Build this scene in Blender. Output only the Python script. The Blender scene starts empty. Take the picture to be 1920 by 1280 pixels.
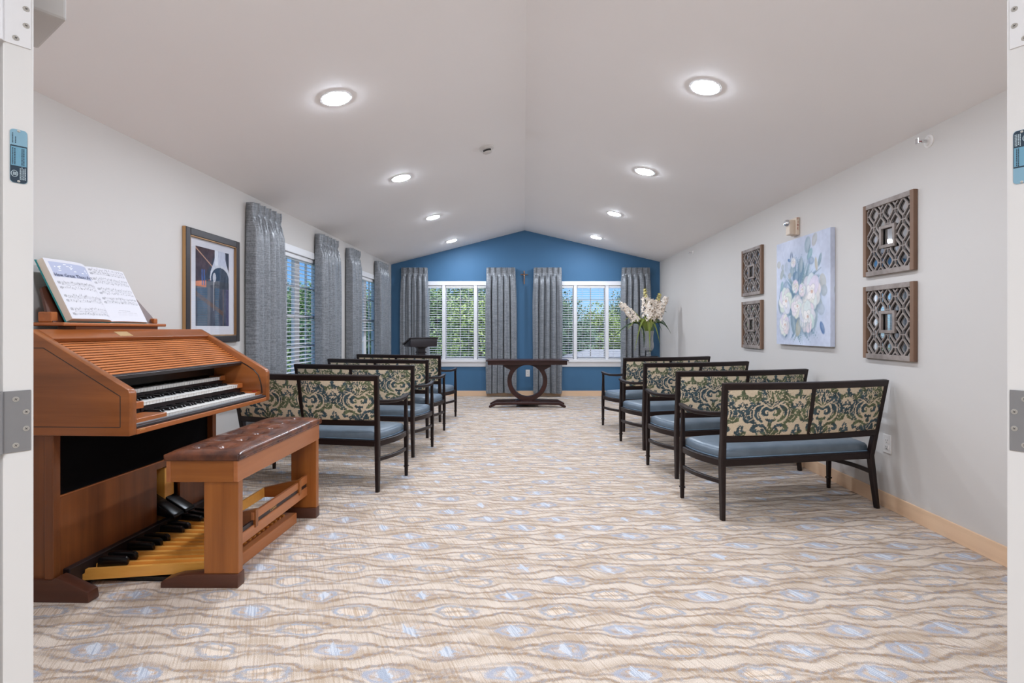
import bpy, bmesh, math, random
import numpy as np
from mathutils import Vector, Matrix

SC = bpy.context.scene
COL = SC.collection
PI = math.pi

# ------------------------------------------------------------------ camera, sky, sun, exposure
CAM_H = 1.24
cd = bpy.data.cameras.new('camera'); cam = bpy.data.objects.new('camera', cd); COL.objects.link(cam)
cam.location = (0, 0, CAM_H); cam.rotation_euler = (PI/2, 0, 0)
cd.sensor_width = 36.0; cd.lens = 36.0*1000/1920
cd.shift_x = -22/1920; cd.shift_y = -23/1920
cd.clip_start = 0.03; cd.clip_end = 400
SC.camera = cam

world = bpy.data.worlds.new('sky'); SC.world = world; world.use_nodes = True
wn = world.node_tree; wn.nodes.clear()
w_out = wn.nodes.new('ShaderNodeOutputWorld'); w_bg = wn.nodes.new('ShaderNodeBackground')
w_sky = wn.nodes.new('ShaderNodeTexSky'); w_sky.sky_type = 'NISHITA'; w_sky.sun_disc = False
w_sky.sun_elevation = math.radians(48); w_sky.sun_rotation = math.radians(200)
w_sky.air_density = 1.0; w_sky.dust_density = 0.3; w_sky.ozone_density = 2.0
w_t = wn.nodes.new('ShaderNodeMix'); w_t.data_type = 'RGBA'; w_t.blend_type = 'MULTIPLY'; w_t.inputs[0].default_value = 1
w_t.inputs[7].default_value = (.52, .82, 1.36, 1)
wn.links.new(w_sky.outputs[0], w_t.inputs[6]); wn.links.new(w_t.outputs[2], w_bg.inputs[0]); wn.links.new(w_bg.outputs[0], w_out.inputs[0])
w_bg.inputs[1].default_value = 0.11

sl = bpy.data.lights.new('sun', 'SUN'); sl.energy = 5.4; sl.angle = 0.01; sl.color = (1, .95, .85)
so = bpy.data.objects.new('sun', sl); COL.objects.link(so)
so.rotation_euler = Vector((-.45, .55, -.75)).to_track_quat('-Z', 'Y').to_euler()

LAMP = 328.0       # radiance of the recessed lights' lenses
SC.view_settings.view_transform = 'Standard'; SC.view_settings.look = 'None'
SC.view_settings.gamma = 1.0; SC.view_settings.use_curve_mapping = False
SC.view_settings.exposure = 0.0
SC.cycles.max_bounces = 10; SC.cycles.diffuse_bounces = 8; SC.cycles.transparent_max_bounces = 16
SC.cycles.glossy_bounces = 4; SC.cycles.transmission_bounces = 8
SC.cycles.caustics_reflective = False; SC.cycles.caustics_refractive = False
SC.cycles.sample_clamp_indirect = 6.0

# ------------------------------------------------------------------ colour and node helpers
def lin1(c):
    return c/12.92 if c <= .04045 else ((c+.055)/1.055)**2.4
def L(r, g, b):
    return (lin1(r/255), lin1(g/255), lin1(b/255), 1.0)
def lin_np(a):
    a = np.clip(a, 0, 1)
    return np.where(a <= .04045, a/12.92, ((a+.055)/1.055)**2.4)

class V:
    """a float socket with arithmetic"""
    def __init__(s, nt, sock): s.nt = nt; s.s = sock
    def m(s, op, *o, clamp=False):
        n = s.nt.nodes.new('ShaderNodeMath'); n.operation = op; n.use_clamp = clamp
        s.nt.links.new(s.s, n.inputs[0])
        for i, x in enumerate(o):
            if isinstance(x, V): s.nt.links.new(x.s, n.inputs[i+1])
            else: n.inputs[i+1].default_value = x
        return V(s.nt, n.outputs[0])
    def __add__(s, o): return s.m('ADD', o)
    def __sub__(s, o): return s.m('SUBTRACT', o)
    def __mul__(s, o): return s.m('MULTIPLY', o)
    def __truediv__(s, o): return s.m('DIVIDE', o)
    def abs(s): return s.m('ABSOLUTE')
    def floor(s): return s.m('FLOOR')
    def fract(s): return s.m('FRACT')
    def max(s, o): return s.m('MAXIMUM', o)
    def min(s, o): return s.m('MINIMUM', o)
    def lt(s, o): return s.m('LESS_THAN', o)
    def gt(s, o): return s.m('GREATER_THAN', o)
    def cos(s): return s.m('COSINE')
    def step(s, a, b):
        n = s.nt.nodes.new('ShaderNodeMapRange'); n.interpolation_type = 'SMOOTHSTEP'
        s.nt.links.new(s.s, n.inputs[0])
        n.inputs[1].default_value = min(a, b); n.inputs[2].default_value = max(a, b)
        n.inputs[3].default_value = 0 if a < b else 1; n.inputs[4].default_value = 1 if a < b else 0
        return V(s.nt, n.outputs[0])

def comb(nt, x, y, z=0.0):
    n = nt.nodes.new('ShaderNodeCombineXYZ')
    for i, q in enumerate((x, y, z)):
        if isinstance(q, V): nt.links.new(q.s, n.inputs[i])
        else: n.inputs[i].default_value = q
    return n.outputs[0]
def noise(nt, vec, scale=1.0, detail=2.0, rough=.5):
    n = nt.nodes.new('ShaderNodeTexNoise'); n.inputs['Scale'].default_value = scale
    n.inputs['Detail'].default_value = detail; n.inputs['Roughness'].default_value = rough
    nt.links.new(vec, n.inputs['Vector'])
    return V(nt, n.outputs['Fac'])
def rnd(nt, vec):
    n = nt.nodes.new('ShaderNodeTexWhiteNoise'); n.noise_dimensions = '3D'
    nt.links.new(vec, n.inputs['Vector']); return V(nt, n.outputs['Value'])
def mixc(nt, f, a, b):
    n = nt.nodes.new('ShaderNodeMix'); n.data_type = 'RGBA'
    if isinstance(f, V): nt.links.new(f.s, n.inputs[0])
    else: n.inputs[0].default_value = f
    for i, q in ((6, a), (7, b)):
        if isinstance(q, tuple): n.inputs[i].default_value = q
        else: nt.links.new(q, n.inputs[i])
    return n.outputs[2]
def objxyz(nt):
    t = nt.nodes.new('ShaderNodeTexCoord'); s = nt.nodes.new('ShaderNodeSeparateXYZ')
    nt.links.new(t.outputs['Object'], s.inputs[0])
    return V(nt, s.outputs[0]), V(nt, s.outputs[1]), V(nt, s.outputs[2])
def bump(nt, bsdf, h, strength=.2, dist=.01):
    n = nt.nodes.new('ShaderNodeBump'); n.inputs['Strength'].default_value = strength
    n.inputs['Distance'].default_value = dist
    nt.links.new(h.s, n.inputs['Height']); nt.links.new(n.outputs[0], bsdf.inputs['Normal'])

def mat(name, col=(.5, .5, .5, 1), rough=.5, metal=0, spec=.5, coat=0, coat_rough=.1, sheen=0, trans=0, emit=None, ior=1.45):
    m = bpy.data.materials.new(name); m.use_nodes = True
    b = m.node_tree.nodes['Principled BSDF']
    b.inputs['Base Color'].default_value = col; b.inputs['Roughness'].default_value = rough
    b.inputs['Metallic'].default_value = metal; b.inputs['Specular IOR Level'].default_value = spec
    b.inputs['Coat Weight'].default_value = coat; b.inputs['Coat Roughness'].default_value = coat_rough
    b.inputs['Sheen Weight'].default_value = sheen; b.inputs['Transmission Weight'].default_value = trans
    b.inputs['IOR'].default_value = ior
    if emit: b.inputs['Emission Color'].default_value = emit[0]; b.inputs['Emission Strength'].default_value = emit[1]
    return m, m.node_tree, b

def wood(name, c1, c2, axis='y', rough=.35, spec=.5, scale=1.0, bump_s=.06, coat=0.0):
    """grain stretched along one axis of the object"""
    m, nt, b = mat(name, c1, rough, spec=spec, coat=coat, coat_rough=.15)
    x, y, z = objxyz(nt)
    k = {'x': (1.2, 22, 22), 'y': (22, 1.2, 22), 'z': (22, 22, 1.2)}[axis]
    v = comb(nt, x*(k[0]*scale), y*(k[1]*scale), z*(k[2]*scale))
    n1 = noise(nt, v, 1.0, 4, .6); 
    v2 = comb(nt, x*(k[0]*.22*scale), y*(k[1]*.22*scale), z*(k[2]*.22*scale))
    n2 = noise(nt, v2, 1.0, 2, .5)
    f = (n1*.55 + n2*.6 - .1).step(.2, .75)
    nt.links.new(mixc(nt, f, c1, c2), b.inputs['Base Color'])
    bump(nt, b, n1, bump_s, .002)
    return m
def paint(name, col, rough=.55, amp=.05, spec=.3, bump_s=.03):
    m, nt, b = mat(name, col, rough, spec=spec)
    x, y, z = objxyz(nt)
    n = noise(nt, comb(nt, x, y, z), 3.0, 3)
    dark = tuple(c*(1-amp) for c in col[:3])+(1,)
    nt.links.new(mixc(nt, n, dark, col), b.inputs['Base Color'])
    n2 = noise(nt, comb(nt, x, y, z), 180.0, 2)
    bump(nt, b, n2, bump_s, .001)
    return m
def colattr(name, rough=.6, spec=.3, grain=0.0, coat=0, grain_scale=600):
    m, nt, b = mat(name, (1, 1, 1, 1), rough, spec=spec, coat=coat, coat_rough=.03)
    a = nt.nodes.new('ShaderNodeAttribute'); a.attribute_name = 'Col'
    out = a.outputs['Color']
    if grain:
        x, y, z = objxyz(nt)
        n = noise(nt, comb(nt, x, y, z), grain_scale, 1)
        mm = nt.nodes.new('ShaderNodeMix'); mm.data_type = 'RGBA'; mm.blend_type = 'MULTIPLY'
        mm.inputs[0].default_value = grain
        g = nt.nodes.new('ShaderNodeCombineColor')
        nn = n*1.6+.2
        for i in range(3): nt.links.new(nn.s, g.inputs[i])
        nt.links.new(out, mm.inputs[6]); nt.links.new(g.outputs[0], mm.inputs[7]); out = mm.outputs[2]
        bump(nt, b, n, .25, .001)
    nt.links.new(out, b.inputs['Base Color'])
    return m

M = {}
M['wall'] = paint('wall_paint', L(207, 202, 197), .6, .03)
M['ceiling'] = paint('ceiling_paint', L(241, 237, 235), .7, .02)
M['blue'] = paint('blue_paint', L(70, 110, 144), .6, .05, .3)
M['white'] = paint('white_trim', L(232, 231, 232), .35, .02, .5, .0)
M['door'] = paint('door_paint', L(226, 224, 222), .4, .02, .5, .0)
M['base'] = wood('maple_base', L(236, 202, 168), L(220, 184, 150), 'x', .4, bump_s=.02)
M['organ'] = wood('organ_walnut', L(168, 98, 48), L(110, 60, 26), 'x', .3, coat=.25, scale=.7)
M['organ_y'] = wood('organ_walnut_long', L(182, 106, 54), L(126, 68, 30), 'y', .3, coat=.25, scale=.7)
M['organ_z'] = wood('organ_walnut_upright', L(142, 82, 42), L(88, 46, 22), 'z', .35, coat=.2, scale=.7)
M['organ_dark'] = wood('organ_dark_wood', L(92, 52, 36), L(66, 36, 25), 'x', .4, coat=.15)
M['slat'] = wood('tambour_wood', L(206, 124, 64), L(164, 90, 42), 'y', .35, coat=.2)
M['bench_x'] = wood('bench_wood_x', L(170, 104, 48), L(122, 66, 26), 'x', .33, coat=.25, scale=.8)
M['bench_y'] = wood('bench_wood_y', L(192, 122, 74), L(156, 92, 50), 'y', .33, coat=.25, scale=.8)
M['bench_z'] = wood('bench_wood_z', L(172, 104, 48), L(112, 60, 24), 'z', .33, coat=.25, scale=.8)
M['pedal'] = wood('pedal_maple', L(246, 184, 94), L(226, 154, 66), 'x', .35, coat=.2)
M['black'] = mat('black_lacquer', L(16, 15, 17), .25)[0]
M['cloth_black'] = mat('black_grille_cloth', L(14, 13, 15), .9, spec=.1)[0]
M['dark_strip'] = mat('dark_brown_strip', L(44, 34, 34), .35)[0]
M['ivory'] = mat('ivory_keys', L(232, 228, 222), .25)[0]
M['brass'] = mat('brass_plate', L(222, 190, 140), .35, metal=.6)[0]
M['gold'] = mat('gold_print', L(205, 160, 95), .5)[0]
M['espresso'] = wood('espresso_wood', L(38, 26, 24), L(27, 18, 17), 'x', .36, spec=.35, coat=.0, bump_s=.02)
M['table'] = wood('mahogany_dark', L(62, 28, 22), L(40, 18, 15), 'x', .34, spec=.4, coat=.05, bump_s=.02)
M['lectern'] = paint('lectern_black', L(46, 40, 43), .4, .1, .5, 0)
M['metal_gray'] = mat('hinge_steel', L(150, 150, 152), .45, metal=.5)[0]
M['screw'] = mat('screw_steel', L(205, 203, 198), .35, metal=.7)[0]
M['dark'] = mat('dark_recess', L(50, 47, 45), .6)[0]
M['detector'] = mat('detector_plastic', L(206, 201, 196), .4)[0]
M['plastic'] = mat('white_plastic', L(228, 224, 220), .35)[0]
M['beige_plastic'] = mat('beige_plastic', L(214, 196, 176), .4)[0]
M['red'] = mat('red_print', L(150, 40, 36), .5)[0]
M['chrome'] = mat('chrome', L(220, 220, 222), .12, metal=1)[0]
M['mirror'] = mat('mirror_glass', (.86, .88, .9, 1), .015, metal=1)[0]
M['frame_gray'] = wood('weathered_wood', L(160, 149, 142), L(118, 107, 101), 'y', .55, scale=1.2)
M['frame_brown'] = wood('weathered_wood_side', L(138, 108, 86), L(104, 78, 62), 'z', .6)
M['pic_black'] = mat('black_frame', L(50, 44, 44), .35)[0]
M['pic_gold'] = wood('gold_edge', L(186, 146, 96), L(126, 88, 50), 'z', .4)
M['mat_board'] = mat('mat_board', L(214, 212, 218), .7)[0]
M['paper'] = mat('paper', L(236, 234, 236), .7)[0]
M['paper_edge'] = mat('paper_edges', L(222, 208, 192), .8)[0]
M['teal'] = mat('teal_cover', L(30, 122, 124), .5)[0]
M['ink'] = mat('print_ink', L(84, 88, 108), .7)[0]
M['lens'] = mat('lamp_lens', (1, 1, 1, 1), .5, emit=((.86, .95, 1.08, 1), LAMP))[0]
M['bronze'] = mat('bronze', L(150, 112, 84), .35, metal=.7)[0]
M['screen_bark'] = paint('bark', L(92, 78, 62), .9, .4)
M['roof'] = paint('shingles', L(176, 178, 186), .9, .2)
M['siding'] = paint('siding', L(200, 196, 186), .8, .1)

# carpet --------------------------------------------------------------------------------------
def carpet():
    m, nt, b = mat('carpet', (1, 1, 1, 1), .95, spec=.1, sheen=.0)
    x, y, z = objxyz(nt)
    wa = noise(nt, comb(nt, x, y), 5.0, 2) - .5
    wb = noise(nt, comb(nt, x+7.3, y+3.1), 7.0, 2) - .5
    jag = noise(nt, comb(nt, x, y), 190.0, 2, .7) - .5
    xw = x + wa*.13; yw = y + wb*.075 + jag*.014
    P, LN = .142, .45
    row = (yw/P).floor()
    xo = xw + row*(LN*.5) + rnd(nt, comb(nt, row, 3.0))*.12
    cell = (xo/LN).floor()
    lx = ((xo/LN).fract() - .5)*LN
    ly = ((yw/P).fract() - .5)*P
    r1 = rnd(nt, comb(nt, cell, row, 1.0)); r2 = rnd(nt, comb(nt, cell, row, 5.0))
    spk = noise(nt, comb(nt, x*1.0, y*1.0), 300.0, 1, .6) - .5
    nz = noise(nt, comb(nt, x*34, y*60), 1.0, 3, .65) - .5
    # paired wavy bands that open around each motif and close between them
    env = (lx*(2*PI/LN)).cos()*.5 + .5
    br = noise(nt, comb(nt, x*4, y*9), 1.0, 2)
    dl = (ly.abs() - (env*.042+.017) + nz*.022).abs() + spk*.014
    line = dl.step(.0150, .0030)*(br.step(.30, .50)*.6+.4)*(spk.step(-.16, .02)*.5+.5)
    dl2 = (ly - (xw*9.0).cos()*.018 - .014).abs() + spk*.014
    line2 = dl2.step(.012, .003)*br.step(.64, .50)*.7
    dl3 = (ly + (xw*7.0+2.0).cos()*.030 + .012).abs() + spk*.014
    line3 = dl3.step(.010, .003)*br.step(.40, .56)*.55
    # ovals
    e = (lx/.088).m('POWER', 2.0) + ((ly+lx*.06)/.044).m('POWER', 2.0) + spk*1.1 + nz*1.1
    ring = (e-.86).abs().step(.36, .16)*r1.lt(.56)
    inside = e.step(.75, .6)*r1.lt(.56)
    # leaf blots
    sx = lx + (r2-.5)*.05; sy = ly + (r1-.75)*.03
    blot = (((sx+sy*.5).abs()/.034) + (sy.abs()/.046) + nz*1.7 + spk*1.0).step(1.15, .85)*r1.gt(.44)
    halo = (((sx).abs()/.105) + (sy.abs()/.056) + nz*1.6 + spk*1.6).step(1.2, .8)*r1.gt(.44)
    eye = ((sx/.085).m('POWER', 2.0) + (sy/.036).m('POWER', 2.0) + spk*1.2 - .86).abs().step(.38, .18)*r1.gt(.44)*r2.gt(.3)
    fleck = noise(nt, comb(nt, x*60, y*44), 1.0, 2)
    # ground: cream and tan blocks with woven streaks running away from the door
    blk = noise(nt, comb(nt, x*5, y*10), 1.0, 2)
    streak = noise(nt, comb(nt, x*130+y*60, y*5), 1.0, 2, .6)
    fine = noise(nt, comb(nt, x, y), 380.0, 2, .7)
    cream, tan = L(216, 201, 186), L(190, 170, 150)
    c = mixc(nt, (blk*1.2+streak*.7-.45).step(.35, .75), cream, tan)
    c = mixc(nt, streak.step(.52, .68)*.55, c, L(184, 160, 136))
    c = mixc(nt, inside*.4, c, mixc(nt, streak.step(.45, .6), L(240, 224, 206), L(200, 170, 138)))
    brown = mixc(nt, fleck.step(.42, .60), L(158, 130, 104), L(150, 143, 144))
    c = mixc(nt, line3*.85, c, brown)
    c = mixc(nt, line2*.85, c, brown)
    c = mixc(nt, line*.9, c, brown)
    c = mixc(nt, halo*.38, c, mixc(nt, fleck.step(.42, .58), L(172, 174, 186), L(184, 150, 120)))
    c = mixc(nt, eye*.8, c, L(166, 172, 188))
    c = mixc(nt, ring*.88, c, mixc(nt, fleck.step(.40, .66), L(162, 169, 184), L(172, 158, 148)))
    c = mixc(nt, blot, c, mixc(nt, streak.step(.45, .6), L(206, 208, 213), L(170, 177, 190)))
    mm = nt.nodes.new('ShaderNodeMix'); mm.data_type = 'RGBA'; mm.blend_type = 'MULTIPLY'; mm.inputs[0].default_value = 1
    g = nt.nodes.new('ShaderNodeCombineColor'); fv = fine*1.9+.06
    for i in range(3): nt.links.new(fv.s, g.inputs[i])
    nt.links.new(c, mm.inputs[6]); nt.links.new(g.outputs[0], mm.inputs[7])
    nt.links.new(mm.outputs[2], b.inputs['Base Color'])
    bump(nt, b, fine, .55, .006)
    return m
M['carpet'] = carpet()

def curtain_cloth():
    m, nt, b = mat('slub_satin', L(120, 126, 134), .30, spec=.8, sheen=.1)
    x, y, z = objxyz(nt)
    s1 = noise(nt, comb(nt, x*9, y*9, z*210), 1.0, 3, .6)
    s2 = noise(nt, comb(nt, x*90, y*90, z*60), 1.0, 2, .6)
    f = (s1*.75+s2*.45-.1).step(.3, .7)
    nt.links.new(mixc(nt, f, L(90, 93, 98), L(146, 149, 153)), b.inputs['Base Color'])
    bump(nt, b, s1+s2*.4, .12, .0015)
    return m
M['curtain'] = curtain_cloth()

def leather(name, c1, c2, rough):
    m, nt, b = mat(name, c1, rough, spec=.5)
    x, y, z = objxyz(nt)
    n = noise(nt, comb(nt, x, y, z), 9.0, 4, .6)
    nt.links.new(mixc(nt, n.step(.3, .7), c1, c2), b.inputs['Base Color'])
    bump(nt, b, noise(nt, comb(nt, x, y, z), 260.0, 2), .04, .0006)
    return m
M['leather'] = leather('worn_brown_leather', L(118, 70, 48), L(68, 44, 38), .22)
M['vinyl'] = leather('blue_vinyl', L(108, 121, 132), L(97, 110, 122), .36)
M['welt'] = leather('blue_welt', L(112, 134, 152), L(100, 122, 142), .4)

def glass_pane():
    m = bpy.data.materials.new('window_glass'); m.use_nodes = True; nt = m.node_tree; nt.nodes.clear()
    o = nt.nodes.new('ShaderNodeOutputMaterial'); mx = nt.nodes.new('ShaderNodeMixShader')
    t = nt.nodes.new('ShaderNodeBsdfTransparent'); t.inputs[0].default_value = (.95, .97, .97, 1)
    g = nt.nodes.new('ShaderNodeBsdfGlossy'); g.inputs['Roughness'].default_value = .02
    f = nt.nodes.new('ShaderNodeFresnel'); f.inputs[0].default_value = 1.25
    ge = nt.nodes.new('ShaderNodeNewGeometry'); fm = V(nt, f.outputs[0])*(V(nt, ge.outputs['Backfacing'])*-1+1)
    nt.links.new(fm.s, mx.inputs[0]); nt.links.new(t.outputs[0], mx.inputs[1]); nt.links.new(g.outputs[0], mx.inputs[2])
    nt.links.new(mx.outputs[0], o.inputs[0]); return m
M['pane'] = glass_pane()
M['picture_glass'] = bpy.data.materials.new('picture_glass')
def _pg():
    m = M['picture_glass']; m.use_nodes = True; nt = m.node_tree; nt.nodes.clear()
    o = nt.nodes.new('ShaderNodeOutputMaterial'); mx = nt.nodes.new('ShaderNodeMixShader')
    t = nt.nodes.new('ShaderNodeBsdfTransparent'); g = nt.nodes.new('ShaderNodeBsdfGlossy'); g.inputs['Roughness'].default_value = .01
    f = nt.nodes.new('ShaderNodeFresnel'); f.inputs[0].default_value = 1.85
    ge = nt.nodes.new('ShaderNodeNewGeometry'); fm = V(nt, f.outputs[0])*(V(nt, ge.outputs['Backfacing'])*-1+1)
    nt.links.new(fm.s, mx.inputs[0]); nt.links.new(t.outputs[0], mx.inputs[1]); nt.links.new(g.outputs[0], mx.inputs[2])
    nt.links.new(mx.outputs[0], o.inputs[0])
_pg()
def crystal():
    m, nt, b = mat('cut_crystal', (.95, .96, .97, 1), .06, trans=.78, ior=1.5)
    x, y, z = objxyz(nt)
    vo = nt.nodes.new('ShaderNodeTexVoronoi'); vo.inputs['Scale'].default_value = 42
    nt.links.new(comb(nt, x, y, z), vo.inputs['Vector'])
    bump(nt, b, V(nt, vo.outputs['Distance']), .8, .008)
    return m
M['crystal'] = crystal()

def leafmat(name, cols, rough=.55):
    m, nt, b = mat(name, cols[0], rough, spec=.2)
    g = nt.nodes.new('ShaderNodeNewGeometry')
    r = V(nt, g.outputs['Random Per Island'])
    c = mixc(nt, r.step(.0, .6), cols[0], cols[1]); c = mixc(nt, r.step(.55, 1.0), c, cols[2])
    nt.links.new(c, b.inputs['Base Color'])
    return m
M['leaf_a'] = leafmat('tree_leaves_light', [L(122, 150, 86), L(160, 182, 112), L(192, 208, 138)])
M['leaf_b'] = leafmat('tree_leaves_mid', [L(96, 128, 88), L(126, 154, 106), L(156, 180, 126)])
M['leaf_c'] = leafmat('tree_leaves_dark', [L(84, 114, 94), L(108, 138, 112), L(134, 160, 126)])
M['grass'] = paint('lawn', L(120, 142, 88), .9, .3)
M['petal'] = leafmat('cream_petals', [L(238, 228, 214), L(228, 212, 196), L(246, 242, 236)])
M['bud'] = leafmat('yellow_buds', [L(222, 206, 140), L(206, 196, 120), L(232, 220, 170)])
M['strap'] = leafmat('strap_leaf_green', [L(120, 134, 62), L(150, 160, 84), L(172, 178, 104)])
M['strap_dark'] = leafmat('strap_leaf_dark', [L(58, 76, 54), L(70, 88, 60), L(84, 100, 66)])

# ------------------------------------------------------------------ mesh helpers
class MB:
    def __init__(s): s.v = []; s.f = []
    def add(s, vs, fs):
        o = len(s.v); s.v += [tuple(p) for p in vs]; s.f += [tuple(i+o for i in f) for f in fs]; return s
    def box(s, x0, x1, y0, y1, z0, z1, bev=0.0, mx=None):
        if bev > 0:
            bm = bmesh.new(); bmesh.ops.create_cube(bm, size=1)
            for q in bm.verts: q.co = Vector(((x0+x1)/2+q.co.x*(x1-x0), (y0+y1)/2+q.co.y*(y1-y0), (z0+z1)/2+q.co.z*(z1-z0)))
            bmesh.ops.bevel(bm, geom=bm.edges[:], offset=bev, segments=2, profile=.5, affect='EDGES')
            s.bm(bm, mx); return s
        vs = [Vector((x, y, z)) for z in (z0, z1) for y in (y0, y1) for x in (x0, x1)]
        if mx: vs = [mx @ q for q in vs]
        return s.add(vs, [(0, 2, 3, 1), (4, 5, 7, 6), (0, 1, 5, 4), (2, 6, 7, 3), (0, 4, 6, 2), (1, 3, 7, 5)])
    def bm(s, bm, mx=None):
        bm.verts.ensure_lookup_table(); bm.verts.index_update()
        s.add([(mx @ q.co if mx else q.co) for q in bm.verts], [[q.index for q in f.verts] for f in bm.faces]); bm.free(); return s
    def prism(s, poly, a0, a1, axis='y', bev=0.0):
        """poly of 2-D points extruded along axis: y -> (x,z), x -> (y,z), z -> (x,y)"""
        n = len(poly)
        def p(q, a): return {'y': (q[0], a, q[1]), 'x': (a, q[0], q[1]), 'z': (q[0], q[1], a)}[axis]
        if bev > 0:
            bm = bmesh.new()
            va = [bm.verts.new(p(q, a0)) for q in poly]; vb = [bm.verts.new(p(q, a1)) for q in poly]
            bm.faces.new(va); bm.faces.new(vb[::-1])
            for i in range(n): bm.faces.new((va[i], vb[i], vb[(i+1) % n], va[(i+1) % n]))
            bmesh.ops.recalc_face_normals(bm, faces=bm.faces[:])
            bmesh.ops.bevel(bm, geom=bm.edges[:], offset=bev, segments=2, profile=.5, affect='EDGES')
            return s.bm(bm)
        vs = [p(q, a0) for q in poly]+[p(q, a1) for q in poly]
        return s.add(vs, [tuple(range(n)), tuple(range(2*n-1, n-1, -1))]+[(i, n+i, n+(i+1) % n, (i+1) % n) for i in range(n)])
    def sweep(s, pts, secs, up=(0, 0, 1), closed=False):
        """rectangular section (w across, h along up) swept along points"""
        pts = [Vector(p) for p in pts]; n = len(pts); up = Vector(up); vs = []
        for i, p in enumerate(pts):
            if closed: t = pts[(i+1) % n]-pts[i-1]
            else: t = pts[min(i+1, n-1)]-pts[max(i-1, 0)]
            t.normalize(); a = t.cross(up); a.normalize(); u = a.cross(t); u.normalize()
            w, h = secs[i] if isinstance(secs, list) else secs
            c = min(w, h)*.18
            for sx, sz in ((-w/2+c, -h/2), (w/2-c, -h/2), (w/2, -h/2+c), (w/2, h/2-c), (w/2-c, h/2), (-w/2+c, h/2), (-w/2, h/2-c), (-w/2, -h/2+c)):
                vs.append(p+a*sx+u*sz)
        fs = []; K = 8
        for i in range(n if closed else n-1):
            j = (i+1) % n
            fs += [(i*K+k, i*K+(k+1) % K, j*K+(k+1) % K, j*K+k) for k in range(K)]
        if not closed: fs += [tuple(range(K-1, -1, -1)), tuple((n-1)*K+k for k in range(K))]
        return s.add(vs, fs)
    def tube(s, pts, r, seg=8, closed=False, cap=True):
        pts = [Vector(p) for p in pts]; n = len(pts); vs = []
        ref = Vector((0, 0, 1))
        for i, p in enumerate(pts):
            if closed: t = pts[(i+1) % n]-pts[i-1]
            else: t = pts[min(i+1, n-1)]-pts[max(i-1, 0)]
            t.normalize(); rf = ref if abs(t.z) < .9 else Vector((1, 0, 0))
            a = t.cross(rf); a.normalize(); u = a.cross(t)
            rr = r[i] if isinstance(r, (list, tuple)) else r
            for k in range(seg):
                q = 2*PI*k/seg; vs.append(p+a*(rr*math.cos(q))+u*(rr*math.sin(q)))
        fs = []
        for i in range(n if closed else n-1):
            j = (i+1) % n
            fs += [(i*seg+k, i*seg+(k+1) % seg, j*seg+(k+1) % seg, j*seg+k) for k in range(seg)]
        if cap and not closed: fs += [tuple(range(seg-1, -1, -1)), tuple((n-1)*seg+k for k in range(seg))]
        return s.add(vs, fs)
    def lathe(s, prof, seg=24, mx=None, cap=True):
        vs = []
        for r, z in prof:
            for k in range(seg):
                q = 2*PI*k/seg; p = Vector((r*math.cos(q), r*math.sin(q), z)); vs.append(mx @ p if mx else p)
        n = len(prof)
        fs = [(i*seg+k, i*seg+(k+1) % seg, (i+1)*seg+(k+1) % seg, (i+1)*seg+k) for i in range(n-1) for k in range(seg)]
        if cap: fs += [tuple(range(seg-1, -1, -1)), tuple((n-1)*seg+k for k in range(seg))]
        return s.add(vs, fs)
    def mesh(s, name, m, smooth=False, fix=True):
        me = bpy.data.meshes.new(name); me.from_pydata(s.v, [], s.f)
        if fix and len(s.f) < 20000:
            bm = bmesh.new(); bm.from_mesh(me); bmesh.ops.recalc_face_normals(bm, faces=bm.faces[:]); bm.to_mesh(me); bm.free()
        me.materials.append(m if not isinstance(m, str) else M[m])
        if smooth:
            me.polygons.foreach_set('use_smooth', [True]*len(me.polygons))
            if smooth != 'all': me.set_sharp_from_angle(angle=math.radians(38))
        me.update(); return me
    def build(s, name, m, parent=None, smooth=False, loc=None, rot=None, fix=True):
        o = bpy.data.objects.new(name, s.mesh(name, m, smooth, fix)); COL.objects.link(o)
        if parent: o.parent = parent
        if loc: o.location = loc
        if rot: o.rotation_euler = rot
        return o

def inst(name, me, parent=None, loc=None, rot=None):
    o = bpy.data.objects.new(name, me); COL.objects.link(o)
    if parent: o.parent = parent
    if loc: o.location = loc
    if rot: o.rotation_euler = rot
    return o
def tag(o, label=None, cat=None, group=None, kind=None):
    if label: o['label'] = label
    if cat: o['category'] = cat
    if group: o['group'] = group
    if kind: o['kind'] = kind
    return o
def thing(name, label, cat, loc=(0, 0, 0), rz=0.0, group=None, rot=None):
    o = bpy.data.objects.new(name, None); COL.objects.link(o); o.empty_display_size = .1
    o.location = loc; o.rotation_euler = rot if rot else (0, 0, rz)
    return tag(o, label, cat, group)
def structure(name, loc=(0, 0, 0), rz=0.0):
    o = bpy.data.objects.new(name, None); COL.objects.link(o); o.location = loc; o.rotation_euler = (0, 0, rz)
    o['kind'] = 'structure'; return o
def copy_tree(o, parent=None):
    c = o.copy(); COL.objects.link(c)
    if parent: c.parent = parent
    for ch in list(o.children): copy_tree(ch, c)
    return c
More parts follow.
